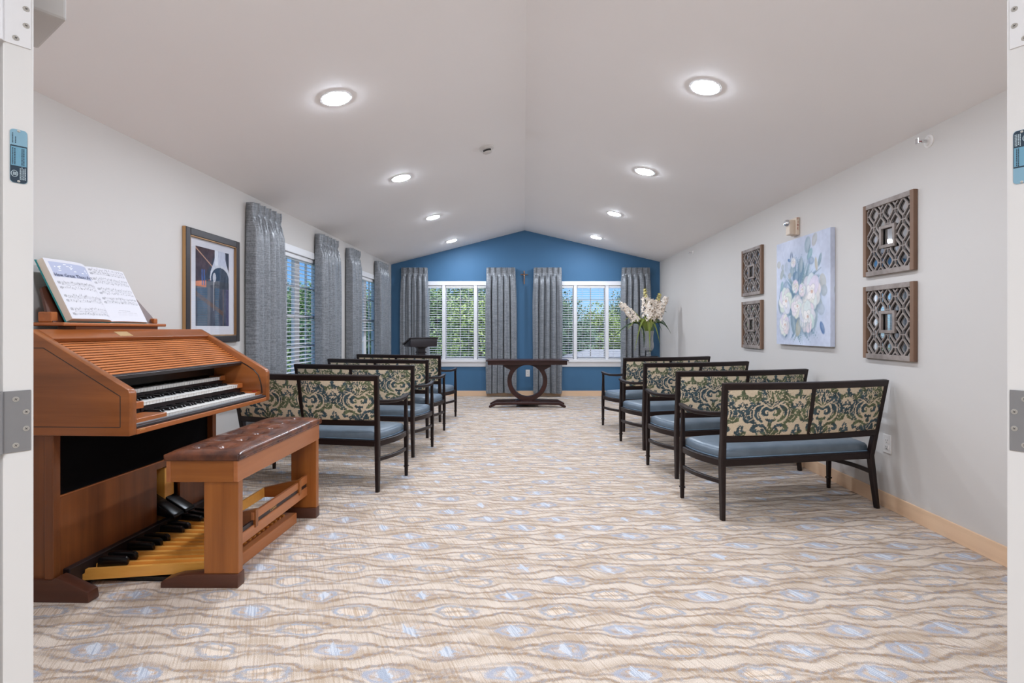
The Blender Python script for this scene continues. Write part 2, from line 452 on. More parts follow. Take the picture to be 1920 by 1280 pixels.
def color_grid(name, P, C, m, parent=None, flip=False):
    """P: (ny,nx,3) positions, C: (ny,nx,3) sRGB 0..1 -> one mesh with a colour attribute"""
    ny, nx = P.shape[:2]
    idx = np.arange(ny*nx).reshape(ny, nx)
    q = np.stack([idx[:-1, :-1], idx[:-1, 1:], idx[1:, 1:], idx[1:, :-1]], -1).reshape(-1, 4)
    if flip: q = q[:, ::-1]
    me = bpy.data.meshes.new(name)
    me.vertices.add(ny*nx); me.vertices.foreach_set('co', P.reshape(-1).astype(np.float32))
    me.loops.add(q.size); me.loops.foreach_set('vertex_index', q.reshape(-1).astype(np.int32))
    me.polygons.add(len(q)); me.polygons.foreach_set('loop_start', (np.arange(len(q))*4).astype(np.int32))
    me.polygons.foreach_set('use_smooth', np.ones(len(q), dtype=bool))
    a = me.color_attributes.new('Col', 'FLOAT_COLOR', 'POINT')
    rgba = np.ones((ny*nx, 4), np.float32); rgba[:, :3] = lin_np(C.reshape(-1, 3))
    a.data.foreach_set('color', rgba.reshape(-1))
    me.materials.append(M[m] if isinstance(m, str) else m)
    me.update(calc_edges=True); me.validate()
    o = bpy.data.objects.new(name, me); COL.objects.link(o)
    if parent: o.parent = parent
    return o
def text_mesh(name, txt, size, m, parent=None, mx=None, font_extrude=.0003):
    cu = bpy.data.curves.new(name, 'FONT'); cu.body = txt; cu.size = size; cu.align_x = 'CENTER'; cu.align_y = 'CENTER'
    cu.extrude = font_extrude
    t = bpy.data.objects.new(name, cu); COL.objects.link(t)
    dg = bpy.context.evaluated_depsgraph_get(); me = bpy.data.meshes.new_from_object(t.evaluated_get(dg))
    bpy.data.objects.remove(t); bpy.data.curves.remove(cu)
    if mx: me.transform(mx)
    me.materials.clear(); me.materials.append(M[m] if isinstance(m, str) else m); me.name = name
    o = bpy.data.objects.new(name, me); COL.objects.link(o)
    if parent: o.parent = parent
    return o
def lerp(a, b, t): return a+(b-a)*t

# ================================================================== THE ROOM
XL, XR, YF, YB = -2.46, 2.525, 0.97, 9.90
ZL, ZR, XC, ZC = 2.44, 2.49, .015, 3.075
def ceil_z(x):
    return ZC+(ZC-ZL)/(XC-XL)*(x-XC) if x < XC else ZC-(ZC-ZR)/(XR-XC)*(x-XC)
Z0, Z1 = .685, 2.13                    # window sill and head
WB = [(-1.19, .865), (1.253, .865)]    # back windows: centre, half width
WL = [(5.765, .785), (8.335, .785)]    # left windows

tag(MB().box(-3.2, 3.2, -2.6, YB+.02, -.12, 0).build('floor', 'carpet'), kind='structure')
cz = MB()
ex = .16
poly = [(XL-ex, ceil_z(XL-ex)), (XC, ZC), (XR+ex, ceil_z(XR+ex)), (XR+ex, ceil_z(XR+ex)+.14), (XC, ZC+.14), (XL-ex, ceil_z(XL-ex)+.14)]
cz.prism(poly, .80, YB+.16)
tag(cz.build('ceiling', 'ceiling'), kind='structure')
w = MB()
w.box(XL-.15, XL, .82, YB+.15, -.05, Z0); w.box(XL-.15, XL, .82, YB+.15, Z1, ZL+.02)
ys = [.82]
for c, h in WL: ys += [c-h, c+h]
ys += [YB+.15]
for i in range(0, len(ys), 2): w.box(XL-.15, XL, ys[i], ys[i+1], Z0, Z1)
tag(w.build('wall_left', 'wall'), kind='structure')
tag(MB().box(XR, XR+.15, .82, YB+.15, -.05, ZR+.02).build('wall_right', 'wall'), kind='structure')
w = MB(); w.box(XL, XR, YB, YB+.15, -.05, Z0)
xs = [XL]
for c, h in WB: xs += [c-h, c+h]
xs += [XR]
for i in range(0, len(xs), 2): w.box(xs[i], xs[i+1], YB, YB+.15, Z0, Z1)
w.prism([(XL, Z1), (XR, Z1), (XR, ZR), (XC, ZC), (XL, ZL)], YB, YB+.15)
tag(w.build('wall_back', 'blue'), kind='structure')
w = MB(); w.box(XL, -.975, .84, YF, -.05, 2.13); w.box(.965, XR, .84, YF, -.05, 2.13)
w.prism([(XL, 2.13), (XR, 2.13), (XR, ZR), (XC, ZC), (XL, ZL)], .84, YF)
tag(w.build('wall_front', 'wall'), kind='structure')
# the hallway the photograph is taken from
h = MB(); h.box(-3.2, 3.2, -2.7, -2.6, -.05, 2.6); tag(h.build('wall_hall', 'wall'), kind='structure')
h = MB(); h.box(-3.3, -3.2, -2.7, .9, -.05, 2.6); tag(h.build('wall_hall_left', 'wall'), kind='structure')
h = MB(); h.box(3.2, 3.3, -2.7, .9, -.05, 2.6); tag(h.build('wall_hall_right', 'wall'), kind='structure')
h = MB(); h.box(-3.3, 3.3, -2.7, .86, 2.6, 2.7); tag(h.build('ceiling_hall', 'ceiling'), kind='structure')
h = MB(); h.box(-3.2, XL, .84, .9, -.05, 2.6); h.box(XR, 3.2, .84, .9, -.05, 2.6); tag(h.build('wall_hall_side', 'wall'), kind='structure')
hl = bpy.data.lights.new('hall_lamp', 'AREA'); hl.shape = 'RECTANGLE'; hl.size = 1.2; hl.size_y = .6; hl.energy = 82; hl.color = (.90, .97, 1.04)
ho = bpy.data.objects.new('hall_lamp', hl); COL.objects.link(ho); ho.location = (0, -1.2, 2.58)

b_ = .012
tag(MB().box(XL, XR, YB-b_, YB, 0, .1, .002).build('baseboard_back', 'base'), kind='structure')
o = MB().box(0, YB-YF-.02, -b_, 0, 0, .105, .002).build('baseboard_right', 'base', loc=(XR, YF+.01, 0), rot=(0, 0, PI/2))
o.location = (XR-b_, YF+.01, 0); tag(o, kind='structure')
o = MB().box(0, YB-YF-.02, -b_, 0, 0, .105, .002).build('baseboard_left', 'base', loc=(XL, YF+.01, 0), rot=(0, 0, PI/2)); tag(o, kind='structure')

# ------------------------------------------------------------------ windows and blinds
def window(n, loc, rz, half, mull, mw, mv, rows, cols, meeting=False):
    """local x along the wall, y outwards, z up"""
    r = structure('window_%d' % n, loc, rz)
    f = MB()
    f.box(-half, -half+.03, 0, .14, Z0, Z1, .003); f.box(half-.03, half, 0, .14, Z0, Z1, .003)
    f.build('jamb', 'white', r)
    MB().box(-half, half, -.006, .14, Z1-.075, Z1, .004).build('head', 'white', r)
    MB().box(-half-.05, half+.05, -.055, .09, Z0-.055, Z0, .008).build('sill', 'white', r)
    a = MB(); a.box(-half-.03, half+.03, -.02, 0, Z0-.14, Z0-.055, .006); a.box(-half-.03, half+.03, -.028, 0, Z0-.085, Z0-.055, .004)
    a.build('apron', 'white', r)
    MB().box(-half+.03, half-.03, .085, .13, Z0, Z0+.03, .003).build('bottom_rail', 'white', r)
    edges = [-half+.03]
    for u in mull:
        MB().box(u-mw/2, u+mw/2, mv, .135, Z0, Z1-.07, .004).build('mullion', 'white', r)
        edges += [u-mw/2, u+mw/2]
    edges.append(half-.03)
    lites = [(edges[i], edges[i+1]) for i in range(0, len(edges), 2)]
    zb, zt = Z0+.03, Z1-.075
    for a_, b2 in lites:
        fr = MB()
        for u in (a_, b2-.014): fr.box(u, u+.014, .09, .125, zb, zt)
        fr.box(a_, b2, .09, .125, zt-.014, zt)
        fr.build('sash', 'white', r)
        MB().box(a_, b2, .108, .112, zb, zt).build('pane', 'pane', r)
        for k in range(1, cols):
            u = lerp(a_, b2, k/cols); MB().box(u-.009, u+.009, .1, .12, zb, zt, .002).build('muntin', 'white', r)
        for k in range(1, rows):
            z = lerp(zb, zt, k/rows); t = .02 if (meeting and k == rows//2) else .009
            MB().box(a_, b2, .1, .12, z-t, z+t, .002).build('muntin', 'white', r)
    return lites
slat_cache = {}
def blind(label, loc, rz, u0, u1, v, zbot, group, tilt=9, pitch=.0435):
    r = thing('venetian_blind', label, 'blind', loc, rz, group)
    MB().box(u0, u1, v-.028, v+.028, Z1-.075-.045, Z1-.078, .004).build('headrail', 'white', r)
    MB().box(u0, u1, v-.025, v+.025, zbot, zbot+.016, .004).build('bottom_rail', 'white', r)
    key = round(u1-u0, 3)
    if key not in slat_cache:
        w_ = (u1-u0)/2; mb = MB(); vs = []
        for x in (-w_, w_):
            for k in range(5):
                q = -1+k*.5; vs.append((x, q*.025, .0022*(1-q*q)+.0012))
            for k in range(5):
                q = 1-k*.5; vs.append((x, q*.025, .0022*(1-q*q)-.0012))
        fs = [tuple(range(10)), tuple(range(19, 9, -1))]+[(k, k+10, (k+1) % 10+10, (k+1) % 10) for k in range(10)]
        slat_cache[key] = MB().add(vs, fs).mesh('slat', 'white')
    z = zbot+.016+pitch*.7
    while z < Z1-.135:
        inst('slat', slat_cache[key], r, ((u0+u1)/2, v, z), (math.radians(tilt), 0, 0)); z += pitch
    for t in (.18, .82):
        u = lerp(u0, u1, t)
        for dv in (-.026, .026): MB().tube([(u, v+dv, zbot), (u, v+dv, Z1-.12)], .0011, 4).build('ladder_cord', 'white', r)
    return r
pos = ['left', 'middle', 'right']
for i, (c, h) in enumerate(WB):
    lites = window(i+1, (c, YB, 0), 0, h, (-.295, .295), .06, 0.0, 5, 2)
    for k, (a_, b2) in enumerate(lites):
        blind('white slatted blind in the %s light of the blue wall window %s of the table' % (pos[k], ('left', 'right')[i]),
              (c, YB, 0), 0, a_+.008, b2-.008, .045, Z0+.002, 'blinds of the blue wall windows', tilt=10)
for i, (c, h) in enumerate(WL):
    window(i+3, (XL, c, 0), PI/2, h, (-.235, .235), .10, .088, 4, 2, True)
    blind(['white slatted blind lowered to the sill of the side window nearest the organ',
           'white slatted blind half raised in the side window beside the blue wall'][i],
          (XL, c, 0), PI/2, -h+.038, h-.038, .045, [Z0+.002, 1.215][i], 'blinds of the side windows', tilt=7)

# ------------------------------------------------------------------ outdoors
tag(MB().box(-90, 90, YB+1.5, 140, -3.9, -3.6).build('ground_outside', 'grass'), kind='structure')
tag(MB().box(-90, XL-.6, -40, YB+1.5, -3.9, -3.6).build('ground_side', 'grass'), kind='structure')
def crown_mesh(name, seed, R, H, m, n=20000, ls=.16):
    rg = np.random.default_rng(seed)
    nb = 70
    th = rg.uniform(0, 2*PI, nb); t = rg.uniform(0, 1, nb)
    rr = R*np.sqrt(np.clip(1-(np.abs(t-.42)/.62)**2.2, .05, 1))*rg.uniform(.35, .85, nb)
    cen = np.stack([rr*np.cos(th), rr*np.sin(th), H*(.06+.84*t)], 1)
    br = rg.uniform(.22, .42, nb)*R
    rs = R/1.28; cen[:, :2] /= 1.28; br /= 1.2
    k = rg.integers(0, nb, n)
    d = rg.normal(size=(n, 3)); d /= np.linalg.norm(d, axis=1)[:, None]
    p = cen[k]+d*(br[k]*rg.uniform(.75, 1.08, n))[:, None]
    a = d*.8+rg.normal(size=(n, 3))*.55; a /= np.linalg.norm(a, axis=1)[:, None]
    u = np.cross(a, rg.normal(size=(n, 3))); u /= np.linalg.norm(u, axis=1)[:, None]
    v = np.cross(a, u); s = (rg.uniform(.6, 1.3, n)*ls)[:, None]
    q = np.stack([p-u*s*.5, p-v*s*.3+a*s*.06, p+u*s*.5, p+v*s*.3+a*s*.06], 1).reshape(-1, 3)
    me = bpy.data.meshes.new(name)
    me.vertices.add(4*n); me.vertices.foreach_set('co', q.reshape(-1).astype(np.float32))
    me.loops.add(4*n); me.loops.foreach_set('vertex_index', np.arange(4*n).astype(np.int32))
    me.polygons.add(n); me.polygons.foreach_set('loop_start', (np.arange(n)*4).astype(np.int32))
    me.materials.append(M[m]); me.update(calc_edges=True); me.validate(); return me
CR = [crown_mesh('foliage', 1, 3.0, 7.2, 'leaf_a'), crown_mesh('foliage', 2, 3.3, 7.4, 'leaf_b'), crown_mesh('foliage', 3, 3.2, 7.8, 'leaf_c')]
TR = MB().tube([(0, 0, 0), (.05, 0, 2), (0, .06, 4.5), (.02, 0, 6.2)], [.24, .19, .12, .04], 8).mesh('trunk', 'screen_bark', True)
TK = ['pale green sunlit tree in the belt of trees beyond the windows', 'mid green leafy tree in the belt of trees beyond the windows',
      'dark bluish green tree in the belt of trees beyond the windows']
trees = [(-8.4, 24.5, 2, .90), (-1.9, 24.2, 0, .92), (-12.0, 31, 1, 1.0), (-5.0, 30.8, 1, 1.02), (2.0, 31.2, 2, .92), (8.9, 30.6, 2, .86),
         (-15.6, 37.6, 2, 1.05), (-8.5, 37.8, 1, 1.1), (-1.5, 38, 2, 1.12), (5.4, 37.6, 0, .92), (12.4, 37.8, 1, .95),
         (-19.0, 44.6, 1, 1.1), (-12.0, 44.8, 0, 1.1), (-5.0, 45, 2, 1.25), (2.0, 44.8, 1, 1.06), (9.0, 44.6, 2, 1.06), (16, 44.8, 0, 1.0),
         (-13.5, 16, 1, .72), (-14, 8.8, 2, .72), (-13.4, 1.6, 0, .72)]
rg = random.Random(4)
TL = {(-1.9, 24.2): 'pale green sunlit tree closest behind the blue wall window left of the table', (-5.0, 30.8): 'mid green tree filling the blue wall window beside the lectern',
      (2.0, 31.2): 'dark bluish green tree behind the left part of the right blue wall window', (5.4, 37.6): 'pale green sunlit tree above the outbuilding roof in the right blue wall window'}
for x, y, k, s in trees:
    t = thing('tree', TK[k], 'tree', (x, y, -3.62), rg.uniform(0, 6.28), ('sunlit trees', 'mid green trees', 'dark trees')[k]+' beyond the windows')
    t.scale = (s, s, s)
    if (x, y) in TL: t['label'] = TL[(x, y)]
    inst('foliage', CR[k], t)['kind'] = 'stuff'; inst('trunk', TR, t)
bd = thing('building', 'low outbuilding with a pale grey shingled hip roof below the right window', 'building', (3.8, 24.0, -4.0))
MB().box(-3.0, 3.0, -2.2, 2.2, .35, 3.55).build('wall', 'siding', bd)
ev, rd = 3.5, 4.35
MB().add([(-3.4, -2.6, ev), (3.4, -2.6, ev), (3.4, 2.6, ev), (-3.4, 2.6, ev), (-.9, 0, rd), (.9, 0, rd),
          (-3.4, -2.6, ev-.15), (3.4, -2.6, ev-.15), (3.4, 2.6, ev-.15), (-3.4, 2.6, ev-.15)],
         [(0, 1, 5, 4), (1, 2, 5), (2, 3, 4, 5), (3, 0, 4), (0, 6, 7, 1), (1, 7, 8, 2), (2, 8, 9, 3), (3, 9, 6, 0), (9, 8, 7, 6)]).build('roof', 'roof', bd)

# ------------------------------------------------------------------ recessed lights, detector, sprinklers, strobe, outlets
LR = [(-1.231, 1.65), (-1.231, 3.497), (-1.229, 5.345), (-1.229, 7.227), (-1.234, 9.138), (1.19, 1.62), (1.175, 3.447), (1.197, 5.274), (1.22, 7.18), (1.225, 9.01)]
ordn = ['row over the doorway', 'second row from the doorway', 'third row from the doorway', 'fourth row from the doorway', 'row nearest the blue wall']
trim_me = MB().lathe([(.087, -.001), (.090, -.0065), (.102, -.0055), (.107, .003), (.087, .003)], 40).mesh('trim_ring', 'white', True)
lens_me = MB().lathe([(.086, -.004), (.083, -.0085), (.070, -.0115), (.040, -.013), (.001, -.0135)], 32, cap=False).mesh('lens', 'lens', True)
for i, (x, y) in enumerate(LR):
    sl_ = math.atan((ZC-ZL)/(XC-XL)) if x < 0 else -math.atan((ZC-ZR)/(XR-XC))
    t = thing('recessed_light', 'round recessed ceiling light on the %s slope, %s' % ('left' if x < 0 else 'right', ordn[i % 5]), 'light',
              (x, y, ceil_z(x)), group='recessed ceiling lights', rot=(0, -sl_, 0))
    inst('trim_ring', trim_me, t); inst('lens', lens_me, t)
x, y = -.358, 5.11
t = thing('smoke_detector', 'white round smoke detector on the ceiling near the ridge', 'detector', (x, y, ceil_z(x)), rot=(0, -math.atan(.2566), 0))
MB().lathe([(.075, 0), (.075, -.012), (.066, -.022), (.05, -.026)], 32).build('base', 'detector', t, True)
MB().lathe([(.048, -.024), (.046, -.048), (.036, -.054), (.001, -.055)], 32, cap=False).build('cap', 'detector', t, True)
for k in range(8):
    q = -PI/2+(k-3.5)*.22
    MB().box(-.006, .006, -.002, .002, -.046, -.030, mx=Matrix.Rotation(q+PI/2, 4, 'Z') @ Matrix.Translation((0, -.0475, 0))).build('vent_slot', 'dark', t)
for (y, z, lb, big) in ((3.32, 2.41, 'sidewall sprinkler head high on the right wall above the mirrors', 1), (7.95, 2.38, 'small distant sprinkler head high on the right wall near the flowers', .8)):
    t = thing('sprinkler_head', lb, 'sprinkler', (XR, y, z), rot=(0, -PI/2, 0)); t.scale = (big, big, big)
    MB().lathe([(.04, 0), (.039, .006), (.028, .010), (.024, .018), (.012, .02)], 28).build('escutcheon', 'plastic', t, True)
    MB().lathe([(.010, .015), (.010, .045), (.006, .05)], 12).build('nozzle', 'chrome', t, True)
    MB().tube([(0, -.009, .045), (0, -.014, .06), (0, -.006, .074), (0, .006, .074), (0, .014, .06), (0, .009, .045)], .0025, 6).build('yoke', 'chrome', t)
    MB().box(-.016, .016, -.013, .013, .074, .078, .001).build('deflector', 'chrome', t)
    MB().tube([(0, 0, .05), (0, 0, .074)], .003, 6).build('bulb', 'red', t)
t = thing('horn_strobe', 'beige fire alarm horn strobe above the flower painting', 'alarm', (XR, 4.93, 2.185), rot=(0, 0, PI/2))
# local: x along wall(+Y world), y into the wall? rotate so -y.. faces room
MB().box(-.055, .055, 0, .035, -.08, .08, .006).build('back_plate', 'beige_plastic', t)
MB().box(-.035, .04, .03, .085, -.075, .06, .008).build('horn_body', 'beige_plastic', t)
MB().lathe([(.001, .03), (.02, .028), (.03, .015), (.032, 0)], 20, Matrix.Translation((.0, .085, .035)) @ Matrix.Rotation(-PI/2, 4, 'X'), cap=False).build('strobe_lens', 'chrome', t, True)
text_mesh('lettering', 'F\nI\nR\nE', .030, 'red', t, Matrix.Translation((-.0553, .018, .02)) @ Matrix.Rotation(-PI/2, 4, 'Z') @ Matrix.Rotation(PI/2, 4, 'X'))
def outlet(label, loc, rz):
    t = thing('wall_outlet', label, 'outlet', loc, rz)
    MB().box(-.039, .039, -.006, 0, -.065, .065, .003).build('cover_plate', 'plastic', t)
    for z in (-.022, .022):
        s = MB().box(-.018, .018, -.009, -.005, z-.016, z+.016, .003).build('socket', 'plastic', t)
        for u in (-.007, .007): MB().box(u-.0015, u+.0015, -.0093, -.0085, z-.002, z+.008).build('slot', 'dark', s)
        MB().box(-.003, .003, -.0093, -.0085, z-.012, z-.007).build('slot', 'dark', s)
    return t
outlet('white wall outlet low on the blue wall behind the table', (.075, YB, .425), 0)
outlet('white wall outlet low on the right wall behind the nearest settee', (XR, 3.70, .445), -PI/2)

# ------------------------------------------------------------------ doors at the picture's edges
T = .0427
def build_door(n, loc, rz, sx):
    r = structure('door_%d' % n, loc, rz)
    def bx(x0, x1, *a): return MB().box(min(sx*x0, sx*x1), max(sx*x0, sx*x1), *a)
    bx(0, T, 0, .91, .012, 2.10, .0015).build('leaf', 'door', r)
    for z, m in ((1.77, 'white'), (1.011, 'metal_gray'), (.16, 'metal_gray')):
        hg = bx(-.004, T*.90, -.0022, .0, z, z+.1143, .0006).build('hinge', m, r)
        MB().tube([(-sx*.006, -.002, z), (-sx*.006, -.002, z+.1143)], .0065, 12).build('knuckle', m, hg, True)
        for (u, dz) in ((.40, .0985), (.74, .0735), (.74, .042), (.40, .0125)):
            sc = MB().lathe([(.0052, 0), (.0048, .0010), (.001, .0012)], 16, Matrix.Translation((sx*T*u, -.0020, z+dz)) @ Matrix.Rotation(PI/2, 4, 'X')).build('screw', 'screw', hg, True)
            for q in (.6, .6+PI/2):
                MB().box(-.0024, .0024, -.0004, .0004, 0, .0003, mx=Matrix.Translation((sx*T*u, -.0031, z+dz)) @ Matrix.Rotation(PI/2, 4, 'X') @ Matrix.Rotation(q, 4, 'Z')).build('screw_slot', 'dark', sc)
    # fire-rating label on the hinge edge
    lb = structure('rating_label'); lb.parent = r; lb.location = (sx*T*.5, -.0008, 1.563); lb.rotation_euler = (0, 0, 0)
    if sx < 0: lb.rotation_euler = (0, PI, 0)
    def rr(x0, x1, z0, z1, y, m, nm, rad=.006, top=True, bot=True):
        pts = []
        def arc(cx, cz, a0, a1):
            for k in range(6): a = lerp(a0, a1, k/5); pts.append((cx+rad*math.cos(a), cz+rad*math.sin(a)))
        if bot: arc(x1-rad, z0+rad, -PI/2, 0)
        else: pts.append((x1, z0))
        if top: arc(x1-rad, z1-rad, 0, PI/2); arc(x0+rad, z1-rad, PI/2, PI)
        else: pts.extend([(x1, z1), (x0, z1)])
        if bot: arc(x0+rad, z0+rad, PI, 3*PI/2)
        else: pts.append((x0, z0))
        return MB().prism(pts, y, y-.0004).build(nm, m, lb)
    rr(-.0122, .0122, -.05, .05, 0, 'label_blue', 'label_plate')
    rr(-.0118, .0118, -.0495, .020, -.0003, 'label_dark', 'dark_band', top=False)
    rr(-.0108, .0108, -.018, .0175, -.0005, 'label_mid', 'text_field', .001, top=False, bot=False)
    tx = MB(); rgt = random.Random(n)
    for cx in (-.0085, -.0055, .0045, .007):
        z = -.016
        while z < .015:
            ln = rgt.uniform(.0012, .003); tx.box(cx-.0007, cx+.0007, -.0012, -.0009, z, z+ln); z += ln+.0008
    for cx in (-.0085, -.0045):
        z = .024
        while z < (.042 if cx < -.005 else .036):
            ln = rgt.uniform(.001, .0025); tx.box(cx-.0006, cx+.0006, -.0008, -.0005, z, z+ln); z += ln+.0008
    tx.build('fine_print', 'label_dark', lb)['kind'] = 'stuff'
    tw = MB()
    for cx in (.002, .0045, .007, .0092):
        z = -.043
        while z < -.022:
            ln = rgt.uniform(.001, .003); tw.box(cx-.0006, cx+.0006, -.0011, -.0008, z, z+ln); z += ln+.0008
    for k in range(4): tw.box(-.0080+k*.0014, -.0072+k*.0014, -.0011, -.0008, -.036, -.030)
    tw.build('white_print', 'label_white', lb)['kind'] = 'stuff'
    MB().tube([(-.006+.0045*math.cos(q*PI/12), -.0009, -.033+.0058*math.sin(q*PI/12)) for q in range(24)], .0005, 4, closed=True).build('oval_mark', 'label_white', lb)
    for z in (-.0465, .0475):
        MB().lathe([(.0028, 0), (.002, .0012), (.0005, .0016)], 12, Matrix.Translation((0, 0, z)) @ Matrix.Rotation(PI/2, 4, 'X')).build('rivet', 'screw', lb, True)
    return r, bx
M['label_blue'] = mat('label_blue', L(150, 192, 214), .3, metal=.3)[0]
M['label_mid'] = mat('label_mid_blue', L(128, 180, 206), .3, metal=.3)[0]
M['label_dark'] = mat('label_dark', L(50, 66, 80), .4)[0]
M['label_white'] = mat('label_white', L(196, 214, 222), .4)[0]
ang = math.atan2(.82, .57)
M['closer_gray'] = mat('closer_cover', L(176, 171, 166), .45)[0]
r1, bx1 = build_door(1, (-.958, .981, 0), ang, 1)
clo = bx1(T+.002, T+.076, .10, .30, 1.895, 1.965, .006).build('door_closer', 'closer_gray', r1)
bx1(T, T+.004, .08, .32, 1.89, 1.97).build('closer_plate', 'metal_gray', r1)
r2, bx2 = build_door(2, (.945, .981, 0), math.atan2(-.82, .57), -1)

M['print'] = colattr('print', .7)
M['damask'] = colattr('damask_weave', .8, .2, .55)
M['canvas'] = colattr('painted_canvas', .65, .2, .25)

# ------------------------------------------------------------------ curtains
def curtain_mesh(seed, w_top, w_bot, h, pleats, z_top, depth):
    """local x along the wall, -y into the room, hung z_top down; returns to the wall at both ends"""
    rg = random.Random(seed)
    nu = pleats*30+1; zs = [0, .004, .02, .05, .08, .10, .115, .135, .17, .24, .34, .5, .7, .95, 1.2, 1.5, 1.8, 2.05, h-.06, h-.01, h]
    ph = [rg.uniform(-.35, .35) for _ in range(pleats+2)]; am = [rg.uniform(.75, 1.2) for _ in range(pleats+2)]
    V_, F = [], []
    ncol = nu+4
    for z in zs:
        t = z/h; wd = lerp(w_top, w_bot, min(1, z/.6))*(1-.0*t)
        row = []
        for i in range(nu):
            u = i/(nu-1); k = u*pleats; c = int(min(k, pleats-1)); f = k-c-.5
            # header: three little fingers pinched at each pleat centre, flat between
            g = max(0, 1-abs(f)/.24)
            pin = g**.7*(.55+.45*math.cos(f*2*PI/.16))
            spread = 1.0 if z < .1 else 0
            pinch = math.exp(-((z-.105)/.022)**2)
            head = -.040*pin*(.80-.40*pinch)+.004
            # skirt: round folds springing from each pleat
            fo = math.cos(2*PI*(f+ph[c]*.12*min(1, t*2)))
            fold = -.050*am[c]*(1-2*abs(math.sin(PI*(f+.5+ph[c]*.12*min(1, t*2))))**.75)*-1-.012*math.sin(4*PI*f+ph[c]*5)*min(1, z*1.6)-.010*math.sin(u*5+seed)*t
            q = min(1, max(0, (z-.10)/.16)); q = q*q*(3-2*q)
            y = lerp(head, fold, q)
            x = (u-.5)*wd+.016*math.sin(2*PI*f+ph[c])*q+.012*math.sin(seed+u*9+t*3)*t
            row.append((x, -depth+y, z_top-z+(.006*math.sin(u*7+seed) if z > h-.02 else 0)))
        x0, y0, zz = row[0]; x1, y1, _ = row[-1]
        row = [(x0+.004, -.012, zz), (x0, lerp(-.012, y0, .5), zz)]+row+[(x1, lerp(-.012, y1, .5), zz), (x1-.004, -.012, zz)]
        V_ += row
    for r in range(len(zs)-1):
        for i in range(ncol-1): F.append((r*ncol+i, r*ncol+i+1, (r+1)*ncol+i+1, (r+1)*ncol+i))
    return MB().add(V_, F)
def curtain(label, loc, rz, seed, wt, wb, group, ztop=2.372, zbot=.066, depth=.10, pleats=5):
    t = thing('curtain', label, 'curtain', loc, rz, group)
    p = curtain_mesh(seed, wt, wb, ztop-zbot, pleats, ztop, depth).build('fabric_panel', 'curtain', t, 'all')
    s = p.modifiers.new('thickness', 'SOLIDIFY'); s.thickness = .0025
    MB().box(-wt/2+.01, wt/2-.01, -depth+.012, -depth+.03, ztop-.05, ztop-.022).build('track', 'white', t)
    for u in (-wt/2+.06, wt/2-.06): MB().box(u-.008, u+.008, -depth+.02, 0, ztop-.048, ztop-.026).build('bracket', 'white', t)
gb, gs = 'curtains on the blue wall', 'curtains on the left wall'
for k, (a_, b2, lb) in enumerate([(-2.25, -1.775, 'grey satin pinch pleated curtain behind the lectern'), (-.685, -.157, 'grey satin curtain just left of the crucifix'),
                                  (.186, .695, 'grey satin curtain just right of the crucifix'), (1.81, 2.32, 'grey satin curtain behind the white flowers')]):
    curtain(lb, ((a_+b2)/2, YB, 0), 0, 3+k, b2-a_, (b2-a_)*1.09, gb)
for k, (a_, b2, lb) in enumerate([(4.70, 5.23, 'grey slub curtain nearest the organ and the bell picture'), (6.25, 6.83, 'grey slub curtain at the far edge of the first side window'),
                                  (7.33, 7.72, 'grey slub curtain at the near edge of the far side window'), (8.74, 9.32, 'grey slub curtain beside the corner of the blue wall')]):
    curtain(lb, (XL, (a_+b2)/2, 0), PI/2, 11+k, b2-a_, (b2-a_)*1.06, gs, 2.36, depth=.085)

# ------------------------------------------------------------------ organ
OR = thing('organ', 'three manual walnut electronic organ with a slatted roll top against the left wall', 'organ', (-1.774, 2.40, 0), -.034)
OL = 1.24
SL = .60                                     # rise of the sloping top per metre
def zs_(x): return .962-SL*x
ck = [(-.665, .757), (0, .757), (0, .950), (-.008, .967), (-.470, 1.240), (-.665, 1.240)]
for y0, y1, nm in ((0, .045, 'n'), (OL-.045, OL, 'f')):
    c = MB().prism(ck, y0, y1, 'y', .006).build('cheek', 'organ', OR, True)
    ys = -.0006 if nm == 'n' else OL+.0006
    if nm == 'n':
        g = MB(); pts = [(-.64, .798), (-.043, .798), (-.043, .938), (-.40, 1.155), (-.64, 1.155)]
        for i in range(5):
            p, q = pts[i], pts[(i+1) % 5]; dx, dz = q[0]-p[0], q[1]-p[1]; l = math.hypot(dx, dz); nx, nz = -dz/l*.0016, dx/l*.0016
            g.add([(p[0]-nx, -.0006, p[1]-nz), (q[0]-nx, -.0006, q[1]-nz), (q[0]+nx, -.0006, q[1]+nz), (p[0]+nx, -.0006, p[1]+nz),
                   (p[0]-nx, .002, p[1]-nz), (q[0]-nx, .002, q[1]-nz), (q[0]+nx, .002, q[1]+nz), (p[0]+nx, .002, p[1]+nz)],
                  [(0, 1, 2, 3), (0, 4, 5, 1), (1, 5, 6, 2), (2, 6, 7, 3), (3, 7, 4, 0)])
        g.build('inlay_groove', 'dark', c)
# curved track let into the inner face of the far cheek
tr = [(-.18, 1.022), (-.13, .995), (-.085, .965), (-.055, .93), (-.04, .885), (-.032, .84), (-.03, .81)]
MB().tube([(x, OL-.046, z) for x, z in tr], .0035, 6).build('tambour_track', 'black', OR)
MB().box(-.665, -.470, .045, OL-.045, 1.222, 1.240, .002).build('top_board', 'organ_y', OR)
mx = Matrix.Translation((-.470, 0, 1.2395)) @ Matrix.Rotation(math.atan(SL), 4, 'Y')
MB().box(0, .083, .045, OL-.045, -.022, 0, .004, mx).build('sloping_board', 'organ_y', OR)
MB().box(.026, .070, .455, .545, -.0002, .0012, .0004, mx).build('name_plate', 'brass', OR)
MB().box(-.665, -.65, .045, OL-.045, .757, 1.23).build('back_board', 'organ_dark', OR)
MB().box(-.65, -.01, .045, OL-.045, .757, .772).build('bottom_board', 'organ_dark', OR)
